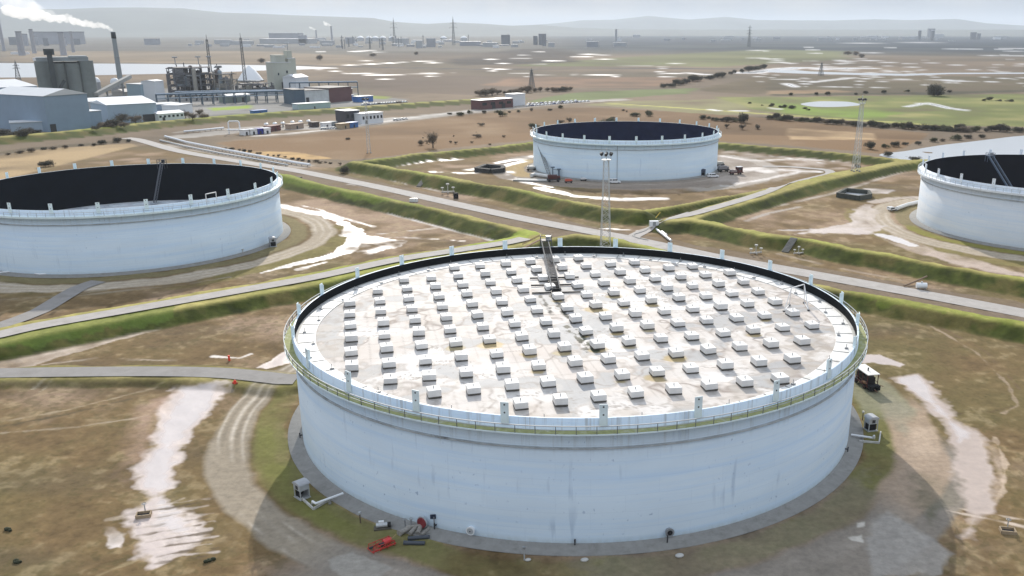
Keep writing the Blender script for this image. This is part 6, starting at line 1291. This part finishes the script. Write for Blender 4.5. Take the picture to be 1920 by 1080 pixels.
far_stack('grey tower stack at the left of the far steelworks',42,104,60,9,FB[0]); far_stack('thin stack in the middle of the far steelworks',65,100,56,6,FB[0]); far_stack('thin stack right in the far steelworks',120,104,62,8,FB[0]); far_stack('stack at the right end of the far steelworks',138,98,60,5,FB[0]); far_stack('tallest mast at the left end of the far steelworks',8,96,40,5,FB[0]); far_stack('dark stack in the hazy middle',1020,86,66,8,FB[2]); far_stack('pale flare stack right of the hazy middle',1155,84,56,6,FB[1])
farbox('long dark hall of the far steelworks under the smoke',58,140,83,60,FB[0],roof=FB[2]); farbox('dark block at the left of the far steelworks',18,34,84,70,FB[2],roof=FB[2]); farbox('dark block in the middle of the far steelworks',82,90,86,72,FB[2],roof=FB[2]); farbox('dark block at the right of the far steelworks',139,149,84,73,FB[2],roof=FB[2]); farbox('tower block below the smoke in the far steelworks',62,72,85,68,FB[0],roof=FB[2]); farbox('slanted furnace house in the far steelworks',42,52,86,64,FB[0],roof=FB[2]); farbox('dark furnace house right of centre in the far steelworks',116,124,86,70,FB[0],roof=FB[2]); farbox('white sheds in front of the far steelworks',20,48,102,98,FB[3]); farbox('white roofs at the foot of the far steelworks',62,88,114,109,FB[3])
t_=farbox('transporter bridge left pylon',1722,1726,76,57,FB[2],depth=20); bpy.data.objects.remove(t_.children[0]) if False else None
t_['label']='left leg tower of the far transporter bridge'; t_=farbox('right leg tower of the far transporter bridge',1746,1750,76,57,FB[2],depth=20); farbox('dark pair of cooling blocks far right on the skyline',1820,1830,74,61,FB[2],roof=FB[2]); farbox('smaller dark block beside the pair far right',1832,1838,74,63,FB[2],roof=FB[2])

# ------------------------------------------------------------------ steam and haze
def vol(name,density,col,aniso=.3):
    m=bpy.data.materials.new(name); m.use_nodes=True; nt=m.node_tree; nt.nodes.clear(); v=nt.nodes.new('ShaderNodeVolumePrincipled'); v.inputs['Density'].default_value=density; v.inputs['Color'].default_value=(*col,1); v.inputs['Anisotropy'].default_value=aniso; o=nt.nodes.new('ShaderNodeOutputMaterial'); nt.links.new(v.outputs[0],o.inputs['Volume']); return m
def plume(name,label,start,direc,length,r0,r1,n,dens,seed,voxel,an=.6):
    rg=random.Random(seed); b_=MB(); d=Vector(direc).normalized(); sdv=d.cross(Vector((0,0,1))).normalized()
    for k in range(n):
        f=(k+.5)/n; r=r0+(r1-r0)*f**.7; c=d*length*f**1.15+Vector((0,0,length*.10*math.sqrt(f)))+sdv*rg.uniform(-.4,.4)*r+Vector((0,0,rg.uniform(-.45,.55)*r)); b_.ico(c,r*rg.uniform(.6,1.1),2)
        b_.ico(c+Vector((rg.uniform(-1,1),rg.uniform(-1,1),rg.uniform(.2,1)))*r*.8,r*rg.uniform(.3,.6),2)
    o=b_.build(name,vol(name+'_vapour',dens,(1,1,1),an),None,start); md=o.modifiers.new('remesh','REMESH'); md.mode='VOXEL'; md.voxel_size=voxel
    tag(o,label,'smoke',kind='stuff'); return o
# haze: one even box of pale air round everything
hz=MB().box((0,9000,170),(64000,76000,640)); ho=hz.build('haze',vol('haze_air',HAZE,(.82,.90,1.0),.15)); tag(ho,kind='stuff')
ho.location.z=-170+320-2
plume('smoke_plume','white smoke trailing left from the tall chimney',(chim_top[0],chim_top[1],chim_top[2]+.5),(-1,.05,.075),122,1.5,6.2,60,.11,3,.7)
plume('steam_plume','thin white steam at the upper left edge',(-2050,4400-600,95),(-1,.1,.35),420,12,48,16,.010,5,8)
plume('steam_wisp','small wisp of steam from the taller mid skyline chimney',(s2[0],s2[1],s2[2]+4),(-1,0,.25),45,4,11,7,.03,6,2.5); plume('steam_wisp','small wisp of steam from the shorter mid skyline chimney',(s1[0],s1[1],s1[2]+3),(-1,0,.25),38,4,9,6,.03,7,2.5)
